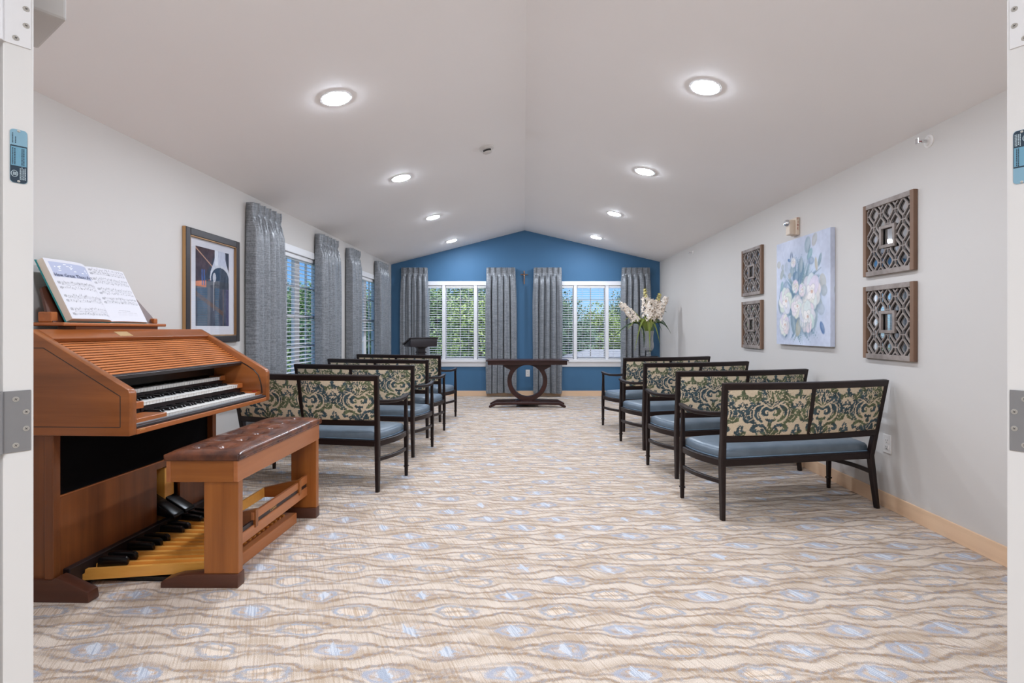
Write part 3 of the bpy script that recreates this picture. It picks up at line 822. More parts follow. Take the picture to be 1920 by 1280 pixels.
# tambour
x0, z0_, x1, z1_ = -.425, 1.180, -.178, 1.022
n = 14; a_t = math.atan2(z0_-z1_, x1-x0); Lt = math.hypot(x1-x0, z0_-z1_)
sm = MB(); pw = Lt/n*.61
prof = [(-pw/2, -.0035), (-pw/2, .0010), (-pw*.36, .0030), (pw*.36, .0030), (pw/2, .0010), (pw/2, -.0035)]
sm.prism(prof, .045, OL-.045); slat_me = sm.mesh('tambour_slat', 'slat', True)
for i in range(n):
    t = (i+.5)/n; inst('tambour_slat', slat_me, OR, (lerp(x0, x1, t), 0, lerp(z0_, z1_, t)), (0, a_t, 0))
mb = Matrix.Translation((x0, 0, z0_)) @ Matrix.Rotation(a_t, 4, 'Y')
MB().box(-.03, Lt, .045, OL-.045, -.010, -.0025, 0, mb).build('tambour_backing', 'black', OR)
MB().box(Lt-.004, Lt+.014, .045, OL-.045, -.02, .002, .003, mb).build('tambour_lip', 'dark_strip', OR)
# inside of the key desk
MB().box(-.372, -.36, .045, OL-.045, .772, 1.14).build('stop_panel', 'black', OR)
for k, (fx, fz, zb) in enumerate([(-.045, .815, .778), (-.165, .872, .822), (-.285, .923, .879)]):
    mn = MB().box(fx-.155, fx-.012, .30, 1.14, zb, fz-.024).build('manual', 'dark_strip', OR)
    wh = .84/36
    if k == 0:
        km = MB(); km.box(-.150, 0, .0006, wh-.0006, -.0035, 0, .0012); km.box(-.15, -.003, .0016, wh-.0016, -.020, -.0035)
        white_me = km.mesh('white_key', 'ivory', True)
        bk = MB(); bk.prism([(-.150, 0), (-.047, 0), (-.044, .004), (-.052, .0135), (-.150, .0145)], -.0052, .0052, 'y', .0012); black_me = bk.mesh('black_key', 'black', True)
    for i in range(36):
        inst('white_key', white_me, mn, (fx, .30+i*wh, fz))
        if i < 35 and i % 7 not in (2, 6): inst('black_key', black_me, mn, (fx, .30+(i+1)*wh, fz))
    # wooden key blocks either side and the dark piston rail over each manual
    MB().box(fx-.12, fx+.004, .045, .298, fz-.030, fz+.006, .003).build('key_block', 'organ_y', OR)
    MB().box(fx-.12, fx+.002, 1.142, OL-.045, fz-.026, fz+.006, .003).build('key_block', 'organ_y', OR)
    rail = MB().box(fx-.166, fx-.138, .045, OL-.045, fz-.02, fz+.030 if k < 2 else fz+.02).build('piston_rail', 'dark_strip', OR)
    if k < 2:
        pm = MB().lathe([(.0034, 0), (.003, .003), (.001, .0035)], 10, Matrix.Rotation(PI/2, 4, 'Y'))
        pme = pm.mesh('piston_button', 'closer_gray', True)
        for i in range(24): inst('piston_button', pme, rail, (fx-.138, .36+i*.032+(i//6)*.01, fz+.022))
tb = MB()
for i in range(4): tb.box(-.075+.0*i, -.062, 1.150+i*.010, 1.157+i*.010, .8215, .828, .001)
tb.build('red_tab', 'red', OR)
MB().box(-.022, 0, .045, OL-.045, .757, .782, .003).build('front_rail', 'organ_y', OR)
MB().box(-.034, -.004, .045, OL-.045, .782, .797, .004).build('key_slip', 'dark_strip', OR)
MB().box(-.046, -.030, .045, OL-.045, .795, .801, .001).build('key_slip_edge', 'metal_gray', OR)
text_mesh('maker_mark', 'CONN', .011, 'gold', OR, Matrix.Translation((.0004, .078, .775)) @ Matrix.Rotation(PI/2, 4, 'Z') @ Matrix.Rotation(PI/2, 4, 'X'))
# lower case
for y0, y1 in ((.012, .050), (OL-.050, OL-.012)):
    MB().box(-.408, -.366, y0, y1, .100, .757, .003).build('front_post', 'organ_z', OR)
    MB().box(-.655, -.408, y0+.012, y1-.012, .100, .757).build('end_panel', 'organ_z', OR)
    ft = [(-.665, 0), (-.198, 0), (-.194, .010), (-.200, .048), (-.215, .056), (-.335, .108), (-.352, .112), (-.368, .100), (-.665, .100)]
    MB().prism(ft, y0-.006, y1+.014, 'y', .003).build('foot', 'organ_dark', OR, True)
MB().box(-.408, -.392, .05, .70, .085, .462, .001).build('knee_panel', 'organ_z', OR)
MB().box(-.408, -.392, .90, OL-.05, .085, .462, .001).build('knee_panel', 'organ_z', OR)
MB().box(-.408, -.392, .70, .90, .42, .462, .001).build('knee_panel', 'organ_z', OR)
MB().box(-.396, -.388, .05, OL-.05, .458, .464, .001).build('grille_moulding', 'organ_y', OR)
MB().box(-.418, -.404, .05, OL-.05, .464, .757).build('grille_cloth', 'cloth_black', OR)
MB().box(-.66, -.645, .05, OL-.05, .085, .757).build('lower_back', 'black', OR)
MB().box(-.60, -.56, .70, .90, .085, .42).build('recess_back', 'cloth_black', OR)
MB().box(-.56, -.42, .805, .885, .085, .405, .002).build('pedal_housing', 'pedal', OR)
for y in (.712, .812):
    px = MB(); px.prism([(-.50, .17), (-.300, .128), (-.293, .138), (-.300, .152), (-.48, .262), (-.50, .26)], y, y+.085, 'y', .004)
    px.build('expression_shoe', 'black', OR, True)

# pedalboard
PB = thing('pedalboard', 'maple pedal keyboard with black sharps under the organ bench', 'pedalboard', (-2.117, 3.035, 0), -.034)
MB().box(-.028, .006, -.535, .535, .0, .117, .005).build('toe_rail', 'dark_strip', PB)
MB().box(.565, .650, -.405, .405, .0, .066, .004).build('heel_rail', 'bench_y', PB)
MB().box(.006, .565, -.40, -.37, .0, .022).build('frame_rail', 'black', PB); MB().box(.006, .565, .37, .40, .0, .022).build('frame_rail', 'black', PB)
def pedal_bar(w):   # bar yL at the toe end, yR at the heel end
    yl, yr = (w-7)/7*.455, (w-7)/7*.335
    return yl, yr
i = 0
for w_ in range(15):
    yl, yr = pedal_bar(w_); b2 = MB()
    for (xa, xb, za, zb2) in ((-.012, .018, .030, .062), (.012, .600, .030, .082)):
        ya, yb = lerp(yl, yr, xa/.6), lerp(yl, yr, xb/.6)
        hw = .011
        b2.add([(xa, ya-hw, za), (xb, yb-hw, za), (xb, yb+hw, za), (xa, ya+hw, za), (xa+.006, ya-hw+.001, zb2), (xb, yb-hw+.001, zb2-.006), (xb, yb+hw-.001, zb2-.006), (xa+.006, ya+hw-.001, zb2)],
               [(0, 1, 2, 3), (4, 5, 6, 7), (0, 1, 5, 4), (1, 2, 6, 5), (2, 3, 7, 6), (3, 0, 4, 7)])
    b2.build('natural_pedal', 'pedal', PB)
    if w_ < 14 and w_ % 7 not in (2, 6):
        yl, yr = pedal_bar(w_+.5); b2 = MB(); hw = .011
        ya, yb = yl, lerp(yl, yr, 1)
        b2.add([(.01, ya-hw, .030), (.6, yb-hw, .030), (.6, yb+hw, .030), (.01, ya+hw, .030), (.01, ya-hw, .068), (.6, yb-hw, .064), (.6, yb+hw, .064), (.01, ya+hw, .068)],
               [(0, 1, 2, 3), (4, 5, 6, 7), (0, 1, 5, 4), (1, 2, 6, 5), (2, 3, 7, 6), (3, 0, 4, 7)])
        sp = b2.build('sharp_pedal', 'pedal', PB)
        cp = MB().prism([(.03, .066), (.160, .066), (.166, .074), (.164, .098), (.152, .110), (.06, .118), (.034, .116)], -.0125, .0125, 'y', .004)
        cp.build('sharp_cap', 'black', sp, True, loc=(0, lerp(yl, yr, .16), 0), rot=(0, 0, math.atan2(yr-yl, .6)))

# organ bench
OB = thing('organ_bench', 'wooden organ bench with a tufted brown leather seat', 'bench', (-1.54, 2.553, 0), -.006)
BL = 1.005
for y0, y1 in ((.008, .050), (BL-.050, BL-.008)):
    MB().box(.004, .170, y0, y1, .066, .51, .003).build('leg', 'bench_z', OB)
    yy0, yy1 = (y0-.008, y1+.012) if y0 < .5 else (y0-.012, y1+.008)
    MB().prism([(-.200, 0), (.172, 0), (.172, .066), (-.03, .066), (-.12, .058), (-.186, .038), (-.200, .026)], yy0, yy1, 'y', .003).build('foot', 'organ_dark', OB, True)
MB().box(.150, .171, 0, BL, .508, .610, .003).build('apron_board', 'bench_y', OB)
MB().box(-.173, -.152, 0, BL, .508, .610, .003).build('apron_board', 'bench_y', OB)
MB().box(-.152, .150, .002, .024, .508, .610, .001).build('apron_end', 'bench_x', OB)
MB().box(-.152, .150, BL-.024, BL-.002, .508, .610, .001).build('apron_end', 'bench_x', OB)
MB().box(-.16, .16, .01, BL-.01, .598, .612).build('seat_board', 'bench_y', OB)
def cushion():
    W, D = .178, BL/2+.006; nx, ny = 44, 124; vs = []; fs = []
    bt = [(sx*.058, (k-2.5)*.166) for sx in (-1, 1) for k in range(6)]
    def top(u, v):
        e = min(1, abs(u)/W); f = min(1, abs(v)/D)
        h = .028+.032*(1-e**3.2)**.8*(1-f**18)**.8
        for bx_, by_ in bt:
            d = math.hypot(u-bx_, (v-by_)*.85); h -= .019*math.exp(-(d/.019)**2)+.014*math.exp(-(d/.048)**2)
        h -= .003*math.exp(-(u/.03)**2)*(1-f**8)
        return h
    for j in range(ny+1):
        v = -D+2*D*j/ny
        for i_ in range(nx+1):
            u = -W+2*W*i_/nx; vs.append((u, v, .612+top(u*.985, v*.997)))
    for j in range(ny):
        for i_ in range(nx): a = j*(nx+1)+i_; fs.append((a, a+1, a+nx+2, a+nx+1))
    ring = [i_ for i_ in range(nx+1)]+[(j*(nx+1)+nx) for j in range(1, ny+1)]+[ny*(nx+1)+i_ for i_ in range(nx-1, -1, -1)]+[j*(nx+1) for j in range(ny-1, 0, -1)]
    prev = ring
    for (s, z) in ((1.008, .64), (1.010, .630), (1.004, .618), (.99, .612)):
        cur = []
        for r in ring: x, y, _ = vs[r]; cur.append(len(vs)); vs.append((x*s, y*(1+(s-1)*.3), z))
        n_ = len(ring); fs += [(prev[k], cur[k], cur[(k+1) % n_], prev[(k+1) % n_]) for k in range(n_)]; prev = cur
    return MB().add(vs, fs)
cu = cushion().build('seat_cushion', 'leather', OB, 'all', loc=(0, BL/2, 0))
pts = [(.180, -BL/2-.004), (.180, BL/2+.004), (-.180, BL/2+.004), (-.180, -BL/2-.004)]
MB().tube([(x, y, .6155) for x, y in pts], .0035, 8, closed=True).build('piping', 'leather', cu, True)
for sy in (-1, 1):
    MB().tube([(.181, sy*(BL/2+.003), .618), (.182, sy*(BL/2+.004), .632), (.178, sy*(BL/2+.002), .645)], .003, 6).build('corner_seam', 'leather', cu, True)
btn = MB().lathe([(.010, 0), (.008, .003), (.001, .0045)], 14, cap=False).mesh('button', 'leather', True)
for sx in (-1, 1):
    for k in range(6): inst('button', btn, cu, (sx*.058, (k-2.5)*.166, .6355))
# music shelf between the legs
sh = MB().box(.096, .112, .05, BL-.05, .150, .205, .002).build('shelf_board', 'bench_y', OB)
MB().box(.094, .104, .05, BL-.05, .205, .228).build('shelf_stripe', 'dark_strip', OB)
MB().box(.094, .110, .27, .84, .228, .270, .002).build('shelf_front', 'bench_y', OB)
MB().box(.094, .110, .84, BL-.05, .228, .282, .002).build('shelf_front', 'bench_y', OB)
MB().box(-.12, -.106, .27, .85, .178, .235, .002).build('shelf_back', 'pedal', OB)
for y in (.275, .822):
    MB().prism([(-.115, .178), (.096, .178), (.118, .19), (.118, .282), (.104, .284), (.03, .270), (-.115, .236)], y, y+.028, 'y', .002).build('shelf_bracket', 'bench_x', OB)
text_mesh('maker_name', 'CONN', .024, 'gold', OB, Matrix.Translation((.1045, .50, .2165)) @ Matrix.Rotation(PI/2, 4, 'Z') @ Matrix.Rotation(PI/2, 4, 'X'))

# ------------------------------------------------------------------ music stand and song book on top of the organ
tilt = math.atan2(.15, .305)
MS = thing('music_stand', 'low walnut music desk on top of the organ holding an open book', 'music stand', (-2.245, 2.58, 1.240), -.034*0)
MB().box(-.10, -.005, .10, .70, .0, .016, .002).build('base_strip', 'organ_y', MS)
MB().box(-.16, .028, -.01, .73, .016, .033, .005).build('ledge', 'organ_y', MS)
mt = Matrix.Translation((-.030, 0, .033)) @ Matrix.Rotation(-tilt, 4, 'Y')
rk = MB(); pl = [(.0, 0), (.725, 0), (.715, .05), (.648, .175), (.63, .185), (.05, .20), (.03, .19), (-.005, .06)]
q0 = [mt @ Vector((0, y, z)) for y, z in pl]; q1 = [mt @ Vector((-.014, y, z)) for y, z in pl]
k = len(pl); rk.add(q0+q1, [tuple(range(k)), tuple(range(2*k-1, k-1, -1))]+[(i, k+i, k+(i+1) % k, (i+1) % k) for i in range(k)])
rk.build('desk_board', 'organ_dark', MS)
MB().box(-.100, -.034, -.008, .032, .033, .085, .006).build('desk_block', 'organ_y', MS)
MB().box(-.100, -.020, .690, .722, .033, .066, .006).build('desk_block', 'organ_y', MS)

SB = thing('song_book', 'teal covered song book open at How Great Thou Art on the music desk', 'book', (-2.253, 2.905, 1.2775), 0)
mb = Matrix.Rotation(-tilt, 4, 'Y')          # local: x out of the page, y along the page (left page is -y), z up the page
PW, PH = .278, .335
def page_x(y):                                # page surface height above the cover
    if y < 0:
        t = -y/PW; return .010+.030*(1-math.exp(-t*7))-.006*t
    t = y/PW; return .010+.012*(1-math.exp(-t*6))-.014*t
cv = MB(); cv.box(-.004, 0, -PW-.006, -.012, -.003, PH+.006, .001, mb); cv.box(-.004, 0, .012, PW+.006, -.003, PH+.006, .001, mb); cv.box(-.006, -.002, -.014, .014, -.003, PH+.006, .001, mb)
cv.build('cover', 'teal', SB)
for sgn, nm in ((-1, 'left'), (1, 'right')):
    ysn = [sgn*PW*k/24 for k in range(25)]
    vs = []
    for y in ysn:
        for z in (0.0, PH): vs += [(.0005, y, z), (page_x(y)-.0006, y, z)]
    fs = []
    for i in range(24):
        a = i*4; b2 = a+4; fs += [(a, a+1, b2+1, b2), (a+2, b2+2, b2+3, a+3), (a+1, a+3, b2+3, b2+1), (a, b2, b2+2, a+2)]
    fs += [(0, 2, 3, 1), (96, 97, 99, 98)]
    MB().add([mb @ Vector(v) for v in vs], fs).build('page_block', 'paper_edge', SB)
    nx, ny = 150, 180
    uu, vv = np.meshgrid(np.linspace(0, 1, nx), np.linspace(0, 1, ny))       # u left to right, v bottom to top
    yy = (uu-1)*PW if sgn < 0 else uu*PW
    px = np.vectorize(page_x)(yy[0])[None, :].repeat(ny, 0)
    P3 = np.stack([px, yy, vv*PH], -1); R = np.array(mb.to_3x3()); P3 = P3 @ R.T
    C = np.ones((ny, nx, 3))*np.array([216, 214, 219])/255
    rg2 = np.random.default_rng(5+sgn)
    def blend(mask, col): C[mask] = C[mask]*.25+np.array(col)/255*.75
    if sgn < 0:
        blend((vv > .70) & (vv < .955) & (uu > .07) & (uu < .95), (164, 171, 198))
        for k in range(16):
            cx, cy = rg2.uniform(.1, .9), rg2.uniform(.78, .93); C[(abs(uu-cx) < rg2.uniform(.006, .03)) & (abs(vv-cy) < .006)] = .93
        staffs = [.585, .50, .365, .285, .145, .065]; wid = (.07, .95)
    else: staffs = [.93, .865, .76, .69, .575, .50, .40, .33]; wid = (.05, .95)
    for s_, zc in enumerate(staffs):
        for k in range(5):
            C[(abs(vv-(zc+k*.0085)) < .0022) & (uu > wid[0]) & (uu < wid[1])] *= .90
        if s_ % 2 == 0:
            C[(abs(vv-(zc-.018)) < .005) & (uu > wid[0]+.06) & (uu < wid[1]) & (np.sin(uu*330) > .1)] *= .72
        u = wid[0]+.06
        while u < wid[1]-.02:
            if rg2.random() < .85:
                zn = zc+rg2.uniform(.0, .04); C[(abs(uu-u) < .007) & (abs(vv-zn) < .007)] *= .68
                C[(abs(uu-u-.005) < .0035) & (vv > zn) & (vv < zn+.025)] *= .82
            u += rg2.uniform(.022, .045)
        for ub in (wid[0], wid[0]+.45, wid[1]): C[(abs(uu-ub) < .004) & (vv > zc) & (vv < zc+.036)] *= .7
        C[(((uu-wid[0]-.03)/.018)**2+((vv-zc-.017)/.024)**2 < 1)] *= .8
    if sgn > 0:
        C[(abs(vv-.20) < .006) & (uu > .3) & (uu < .62) & (np.sin(uu*260) > -.3)] *= .75
        for zc in (.165, .14, .118): C[(abs(vv-zc) < .004) & (uu > .25) & (uu < .8) & (np.sin(uu*300+zc*99) > -.2)] *= .85
    color_grid('printed_page', P3, C, 'print', SB)
M_ = Matrix.Translation(mb @ Vector((page_x(-.14)+.0022, -.146, PH*.728))) @ mb @ Matrix.Rotation(PI/2, 4, 'Z') @ Matrix.Rotation(PI/2, 4, 'X') 
text_mesh('song_title', 'How Great Thou Art', .0265, 'ink', SB, M_)

# ------------------------------------------------------------------ raster helpers for flat prints (numpy, no files)
def bez(P, n=40):
    """Catmull-Rom through the points"""
    P = np.array(P, float); Q = np.vstack([2*P[0]-P[1], P, 2*P[-1]-P[-2]]); out = []
    per = max(4, n//(len(P)-1))
    for i in range(1, len(Q)-2):
        t = np.linspace(0, 1, per, endpoint=(i == len(Q)-3))[:, None]
        a, b, c, d = Q[i-1], Q[i], Q[i+1], Q[i+2]
        out.append(.5*((2*b)+(-a+c)*t+(2*a-5*b+4*c-d)*t*t+(-a+3*b-3*c+d)*t**3))
    return np.vstack(out)
def stroke(X, Y, P, w0, w1=None, wm=None, n=40):
    """signed distance (negative inside) to a brush stroke with varying width"""
    pts = bez(P, n); k = len(pts); t = np.linspace(0, 1, k); w1 = w0 if w1 is None else w1
    wm = (w0+w1)/2 if wm is None else wm
    W = np.where(t < .5, w0+(wm-w0)*np.sin(t*PI), w1+(wm-w1)*np.sin(t*PI))
    x0, x1, y0, y1 = pts[:, 0].min()-.6, pts[:, 0].max()+.6, pts[:, 1].min()-.6, pts[:, 1].max()+.6
    D = np.full(X.shape, 9.0); m = (X > x0) & (X < x1) & (Y > y0) & (Y < y1)
    xs_, ys_ = X[m], Y[m]; d = np.full(xs_.shape, 9.0)
    for (px, py), ww in zip(pts, W): d = np.minimum(d, np.hypot(xs_-px, ys_-py)-ww)
    D[m] = d; return D
def ell(X, Y, cx, cy, rx, ry, rot=0):
    c, s = math.cos(rot), math.sin(rot); u = (X-cx)*c+(Y-cy)*s; v = -(X-cx)*s+(Y-cy)*c
    return (np.hypot(u/rx, v/ry)-1)*min(rx, ry)
def vnoise(X, Y, sc, seed):
    rg = np.random.default_rng(seed); G = rg.random((64, 64)); x = X*sc; y = Y*sc
    xi, yi = np.floor(x).astype(int), np.floor(y).astype(int); fx, fy = x-xi, y-yi; fx = fx*fx*(3-2*fx); fy = fy*fy*(3-2*fy)
    g = lambda a, b: G[b % 64, a % 64]
    return (g(xi, yi)*(1-fx)+g(xi+1, yi)*fx)*(1-fy)+(g(xi, yi+1)*(1-fx)+g(xi+1, yi+1)*fx)*fy

# ------------------------------------------------------------------ damask weave
TW, TH = 6.45, 6.1        # repeat, in units of 6 cm
def damask(x, y):
    """x, y metres on the panel -> sRGB"""
    U = x/.0605; Vv = y/.0525
    X = np.abs(((U+TW/2) % TW)-TW/2); Y = ((Vv+3.2) % TH)-3.2
    jit = (vnoise(U, Vv, 9, 3)-.5)*.20
    dark = np.full(X.shape, 9.0)
    def S(*a, **k): nonlocal dark; dark = np.minimum(dark, stroke(X, Y, *a, **k))
    def E(*a): nonlocal dark; dark = np.minimum(dark, ell(X, Y, *a))
    # heart shaped scrolls
    S([(.10, .30), (.45, .55), (.85, .30), (.80, -.15), (.45, -.25), (.38, .05)], .17, .10, .24)
    S([(1.05, .95), (1.5, .55), (1.62, -.1), (1.35, -.75), (.9, -1.1)], .12, .10, .36)
    S([(1.35, 1.0), (2.15, .75), (2.35, .1), (2.25, -.6), (1.6, -1.35)], .10, .08, .42)
    for cx, cy, r in ((2.0, .85, .34), (2.45, .35, .34), (2.5, -.25, .32), (2.2, -.85, .34), (1.75, -1.2, .28)): E(cx, cy, r, r*.8, .5)
    # connecting arms that meet the next repeat
    S([(2.2, -1.1), (2.7, -.9), (3.1, -.2)], .2, .12, .26)
    # lower scrolls
    S([(.10, -2.85), (.42, -2.05), (.95, -1.62), (1.55, -1.62), (1.95, -1.95), (1.85, -2.3), (1.55, -2.25)], .10, .16, .24)
    S([(.25, -2.9), (.75, -2.35), (.60, -1.75)], .08, .08, .26)
    E(0, -1.45, .24, .34); E(0, -2.25, .3, .45); E(0, -1.0, .3, .22); E(.34, -.9, .24, .18, .6)
    for k in range(6): E(1.15+.24*math.cos(k*1.047), -2.5+.22*math.sin(k*1.047), .13, .10, k*1.047)
    # upper sprays and flowers
    S([(.05, .65), (.32, 1.15), (.85, 1.45)], .08, .06, .24)
    S([(.06, .75), (.18, 1.4), (.1, 2.0)], .07, .04, .16)
    S([(.5, .95), (1.25, 1.55), (1.85, 1.6)], .06, .08, .22)
    S([(.95, .95), (1.5, 1.15), (2.1, 1.15)], .06, .08, .20)
    E(1.05, 2.15, .72, .55, .35); E(1.75, 1.95, .42, .30, .9); E(.42, 2.55, .28, .22, .8); E(1.3, 2.65, .42, .28, -.2); E(0, 2.3, .14, .4)
    E(2.25, 1.75, .36, .34); E(2.15, 1.3, .34, .2, -.5)
    # filler between motifs
    S([(3.22, 1.75), (3.1, 2.15), (2.7, 2.05), (2.85, 1.8)], .10, .12, .15); S([(3.22, 2.9), (3.15, 2.4), (3.22, 1.9)], .12, .08, .15)
    E(3.22, 1.05, .2, .32); E(2.85, .72, .26, .16, .5); E(2.95, 1.0, .2, .12, -.4); E(3.22, .1, .2, .3); E(2.85, .3, .2, .16)
    S([(3.22, -.45), (2.95, .1)], .1, .1)
    E(3.22, -2.0, .32, .48); E(2.85, -2.45, .32, .22, .7); E(3.22, -2.75, .5, .22)
    light = np.full(X.shape, 9.0)
    def LS(*a, **k): nonlocal light; light = np.minimum(light, stroke(X, Y, *a, **k))
    LS([(1.0, 1.15), (1.75, .75), (1.95, .05), (1.75, -.7), (1.05, -1.35)], .075)
    LS([(.1, .10), (.5, .28), (.62, .02), (.45, -.1)], .05)
    LS([(1.25, .2), (1.3, -.2), (1.05, -.55)], .06); LS([(1.45, .15), (1.5, -.25), (1.3, -.6)], .04)
    LS([(.1, .55), (.7, 1.0), (1.3, 1.35)], .055); LS([(.04, .6), (.35, 1.5), (.62, 2.3)], .05)
    LS([(2.1, .5), (2.3, .1), (2.2, -.5)], .05)
    for cx, cy in ((1.0, 2.1),):
        for k in range(7): light = np.minimum(light, ell(X, Y, cx+.22*math.cos(k*.898), cy+.19*math.sin(k*.898), .10, .055, k*.898))
    for k in range(5): light = np.minimum(light, ell(X, Y, 1.55+.1*k, 2.2-.12*k, .06, .05))
    light = np.minimum(light, ell(X, Y, 3.22, -2.05, .13, .17)); light = np.minimum(light, ell(X, Y, 3.22, 1.05, .08, .14))
    light = np.minimum(light, ell(X, Y, 0, -.35, .13, .26))
    for P_ in ([(.3, -2.6), (.7, -1.95), (1.3, -1.72)], [(2.05, .9), (2.4, .4)], [(2.2, -.2), (2.6, -.3)], [(1.95, -.75), (2.3, -.95)], [(.2, 1.0), (.7, 1.32)], [(.7, 1.1), (1.4, 1.5)], [(1.15, 1.02), (1.8, 1.15)],
               [(1.1, 2.6), (1.5, 2.75)], [(.35, 2.3), (.5, 2.8)], [(2.35, -1.0), (2.9, -.5)], [(1.7, -1.05), (1.2, -1.25)], [(3.22, -2.4), (3.22, -1.75)], [(.0, -2.5), (.0, -2.0)], [(2.1, 1.85), (2.4, 1.65)]):
        LS(P_, .035, n=14)
    m = (dark+jit < 0) & (light+jit*.6 > 0)
    c0 = np.array([207, 190, 164]); c1 = np.array([62, 78, 84]); c2 = np.array([92, 100, 76])
    g = np.clip((vnoise(U, Vv, 1.1, 8)-.42)*5, 0, 1)[..., None]
    dk = c1*(1-g)+c2*g
    dk = dk*(.82+.4*vnoise(U, Vv, 3.2, 5))[..., None]
    base = c0*(.95+.09*vnoise(U, Vv, 14, 6))[..., None]
    return np.where(m[..., None], dk, base)/255

# ------------------------------------------------------------------ settees
SW, STOP = .59, .895
def half_w(z): return .572+(.018*max(0, .36-z)/.36)+(.035*max(0, z-.36)/.535)
def lean(z): return -.036*max(0, .36-z)/.36-.092*max(0, z-.36)/.535
def back_v(u, z): return lean(z)-.052*(1-(u/.6)**2)*min(1, max(0, (z-.40)/.2))
def settee(label):
    t = thing('settee', label, 'settee', group='damask backed settees in two files')
    for s in (-1, 1):
        zz = [0, .12, .25, .36, .45, .55, .70, .82, STOP]
        sec = [(.026, .036), (.030, .040), (.034, .044), (.036, .046), (.036, .044), (.036, .040), (.036, .036), (.036, .032), (.036, .030)]
        MB().sweep([(s*half_w(z), lean(z), z) for z in zz], sec, (0, 1, 0)).build('rear_leg', 'espresso', t, True)
        zf = [(0, .622, .440, .024), (.08, .622, .440, .028), (.34, .623, .437, .036), (.42, .622, .435, .034), (.60, .620, .435, .026), (.668, .620, .437, .026)]
        fl = MB().sweep([(s*u, v, z) for z, u, v, w_ in zf], [(w_, w_) for *_, w_ in zf], (0, 1, 0)).build('front_leg', 'espresso', t, True)
        MB().box(s*.622-.018, s*.622+.018, .422, .458, .076, .088, .004).build('collar', 'espresso', fl)
        arm = [(s*.585, -.035, .690), (s*.612, .08, .676), (s*.632, .22, .668), (s*.634, .34, .671), (s*.624, .42, .680), (s*.618, .468, .684)]
        MB().sweep(arm, [(.024, .030), (.030, .028), (.040, .026), (.044, .025), (.040, .024), (.032, .022)]).build('armrest', 'espresso', t, True)
        st = [(s*lerp(.580, .620, q)+s*.030*math.sin(q*PI), lerp(-.01, .432, q), .242-.01*q) for q in [k/8 for k in range(9)]]
        MB().sweep(st, (.020, .030)).build('stretcher', 'espresso', t, True)
        sr = [(s*lerp(.572, .618, q)+s*.030*math.sin(q*PI), lerp(.0, .435, q), .362) for q in [k/8 for k in range(9)]]
        MB().sweep(sr, (.028, .048)).build('seat_rail', 'espresso', t, True)
    us = [-.56+1.12*k/14 for k in range(15)]
    MB().sweep([(u, 0, .362) for u in (-.56, 0, .56)], (.03, .048)).build('seat_rail', 'espresso', t, True)
    MB().sweep([(u*1.09, .44+.03*(1-(u/.56)**2), .362) for u in us], (.028, .048)).build('seat_rail', 'espresso', t, True)
    for nm, zc, hh, th in (('top_rail', .874, .046, .032), ('bottom_rail', .528, .048, .034)):
        q = half_w(zc); uu = [-q+2*q*k/16 for k in range(17)]
        up = Vector((0, -.092/.535, 1)).normalized()
        MB().sweep([(u, back_v(u, zc), zc) for u in uu], (th, hh), up).build(nm, 'espresso', t, True)
    MB().sweep([(0, back_v(0, z), z) for z in (.54, .65, .75, .865)], (.034, .030), (0, 1, 0)).build('center_stile', 'espresso', t, True)
    for s in (-1, 1):
        nx, nz = 172, 98
        a = np.linspace(0, 1, nx); b2 = np.linspace(0, 1, nz); A, B = np.meshgrid(a, b2)
        Z = .548+B*(.856-.548)
        hw = .572+.035*(Z-.36)/.535-.014
        U = np.where(s < 0, -hw+A*(hw-.012), .012+A*(hw-.012))
        vb = -.092*(Z-.36)/.535-.052*(1-(U/.6)**2)
        puff = .010*(np.clip(1-np.abs(2*A-1)**6, 0, 1)*np.clip(1-np.abs(2*B-1)**6, 0, 1))**.5
        C = damask(U+.295+(.02 if s > 0 else 0), Z-.70)
        Pb = np.stack([U, vb-.008-puff, Z], -1); Pf = np.stack([U, vb+.008+puff*1.6, Z], -1)
        pn = color_grid('back_panel', Pb, C, 'damask', t)
        fr = color_grid('front_cover', Pf[::2, ::2], C[::2, ::2], 'damask', pn, flip=True)
    # seat cushion
    out = []
    for k in range(13): q = k/12; out.append((.555+.045*q+.030*math.sin(q*PI), .010+.425*q))
    right = out; front = [(.60*(1-2*k/16), .435+.038*(1-(1-2*k/16)**2)**.7) for k in range(1, 16)]
    left = [(-x, y) for x, y in out[::-1]]; rear = [(-.555+1.11*k/12, .010) for k in range(1, 12)]
    poly = right+front+left+rear; n = len(poly); cx, cy = 0, .22; vs = []; fs = []
    prof = [(.985, .378), (1.0, .388), (1.006, .402), (1.004, .420), (.990, .434), (.965, .444), (.90, .453), (.75, .461), (.5, .466), (.25, .468)]
    for sc_, z in prof:
        ix = 1-(1-sc_)*1.0
        for x, y in poly:
            # inset by distance rather than scale so the border keeps its width
            dx, dy = x-cx, y-cy; vs.append((cx+dx*(1-(1-sc_)*.62 if sc_ > .85 else sc_), cy+dy*(sc_ if sc_ > .3 else sc_), z))
    for r in range(len(prof)-1):
        fs += [(r*n+k, r*n+(k+1) % n, (r+1)*n+(k+1) % n, (r+1)*n+k) for k in range(n)]
    fs += [tuple(range(n-1, -1, -1)), tuple((len(prof)-1)*n+k for k in range(n))]
    cu = MB().add(vs, fs).build('seat_cushion', 'vinyl', t, 'all')
    MB().tube([(x*1.004, cy+(y-cy)*1.006, .389) for x, y in poly], .0042, 6, closed=True).build('piping', 'welt', cu, True)
    return t
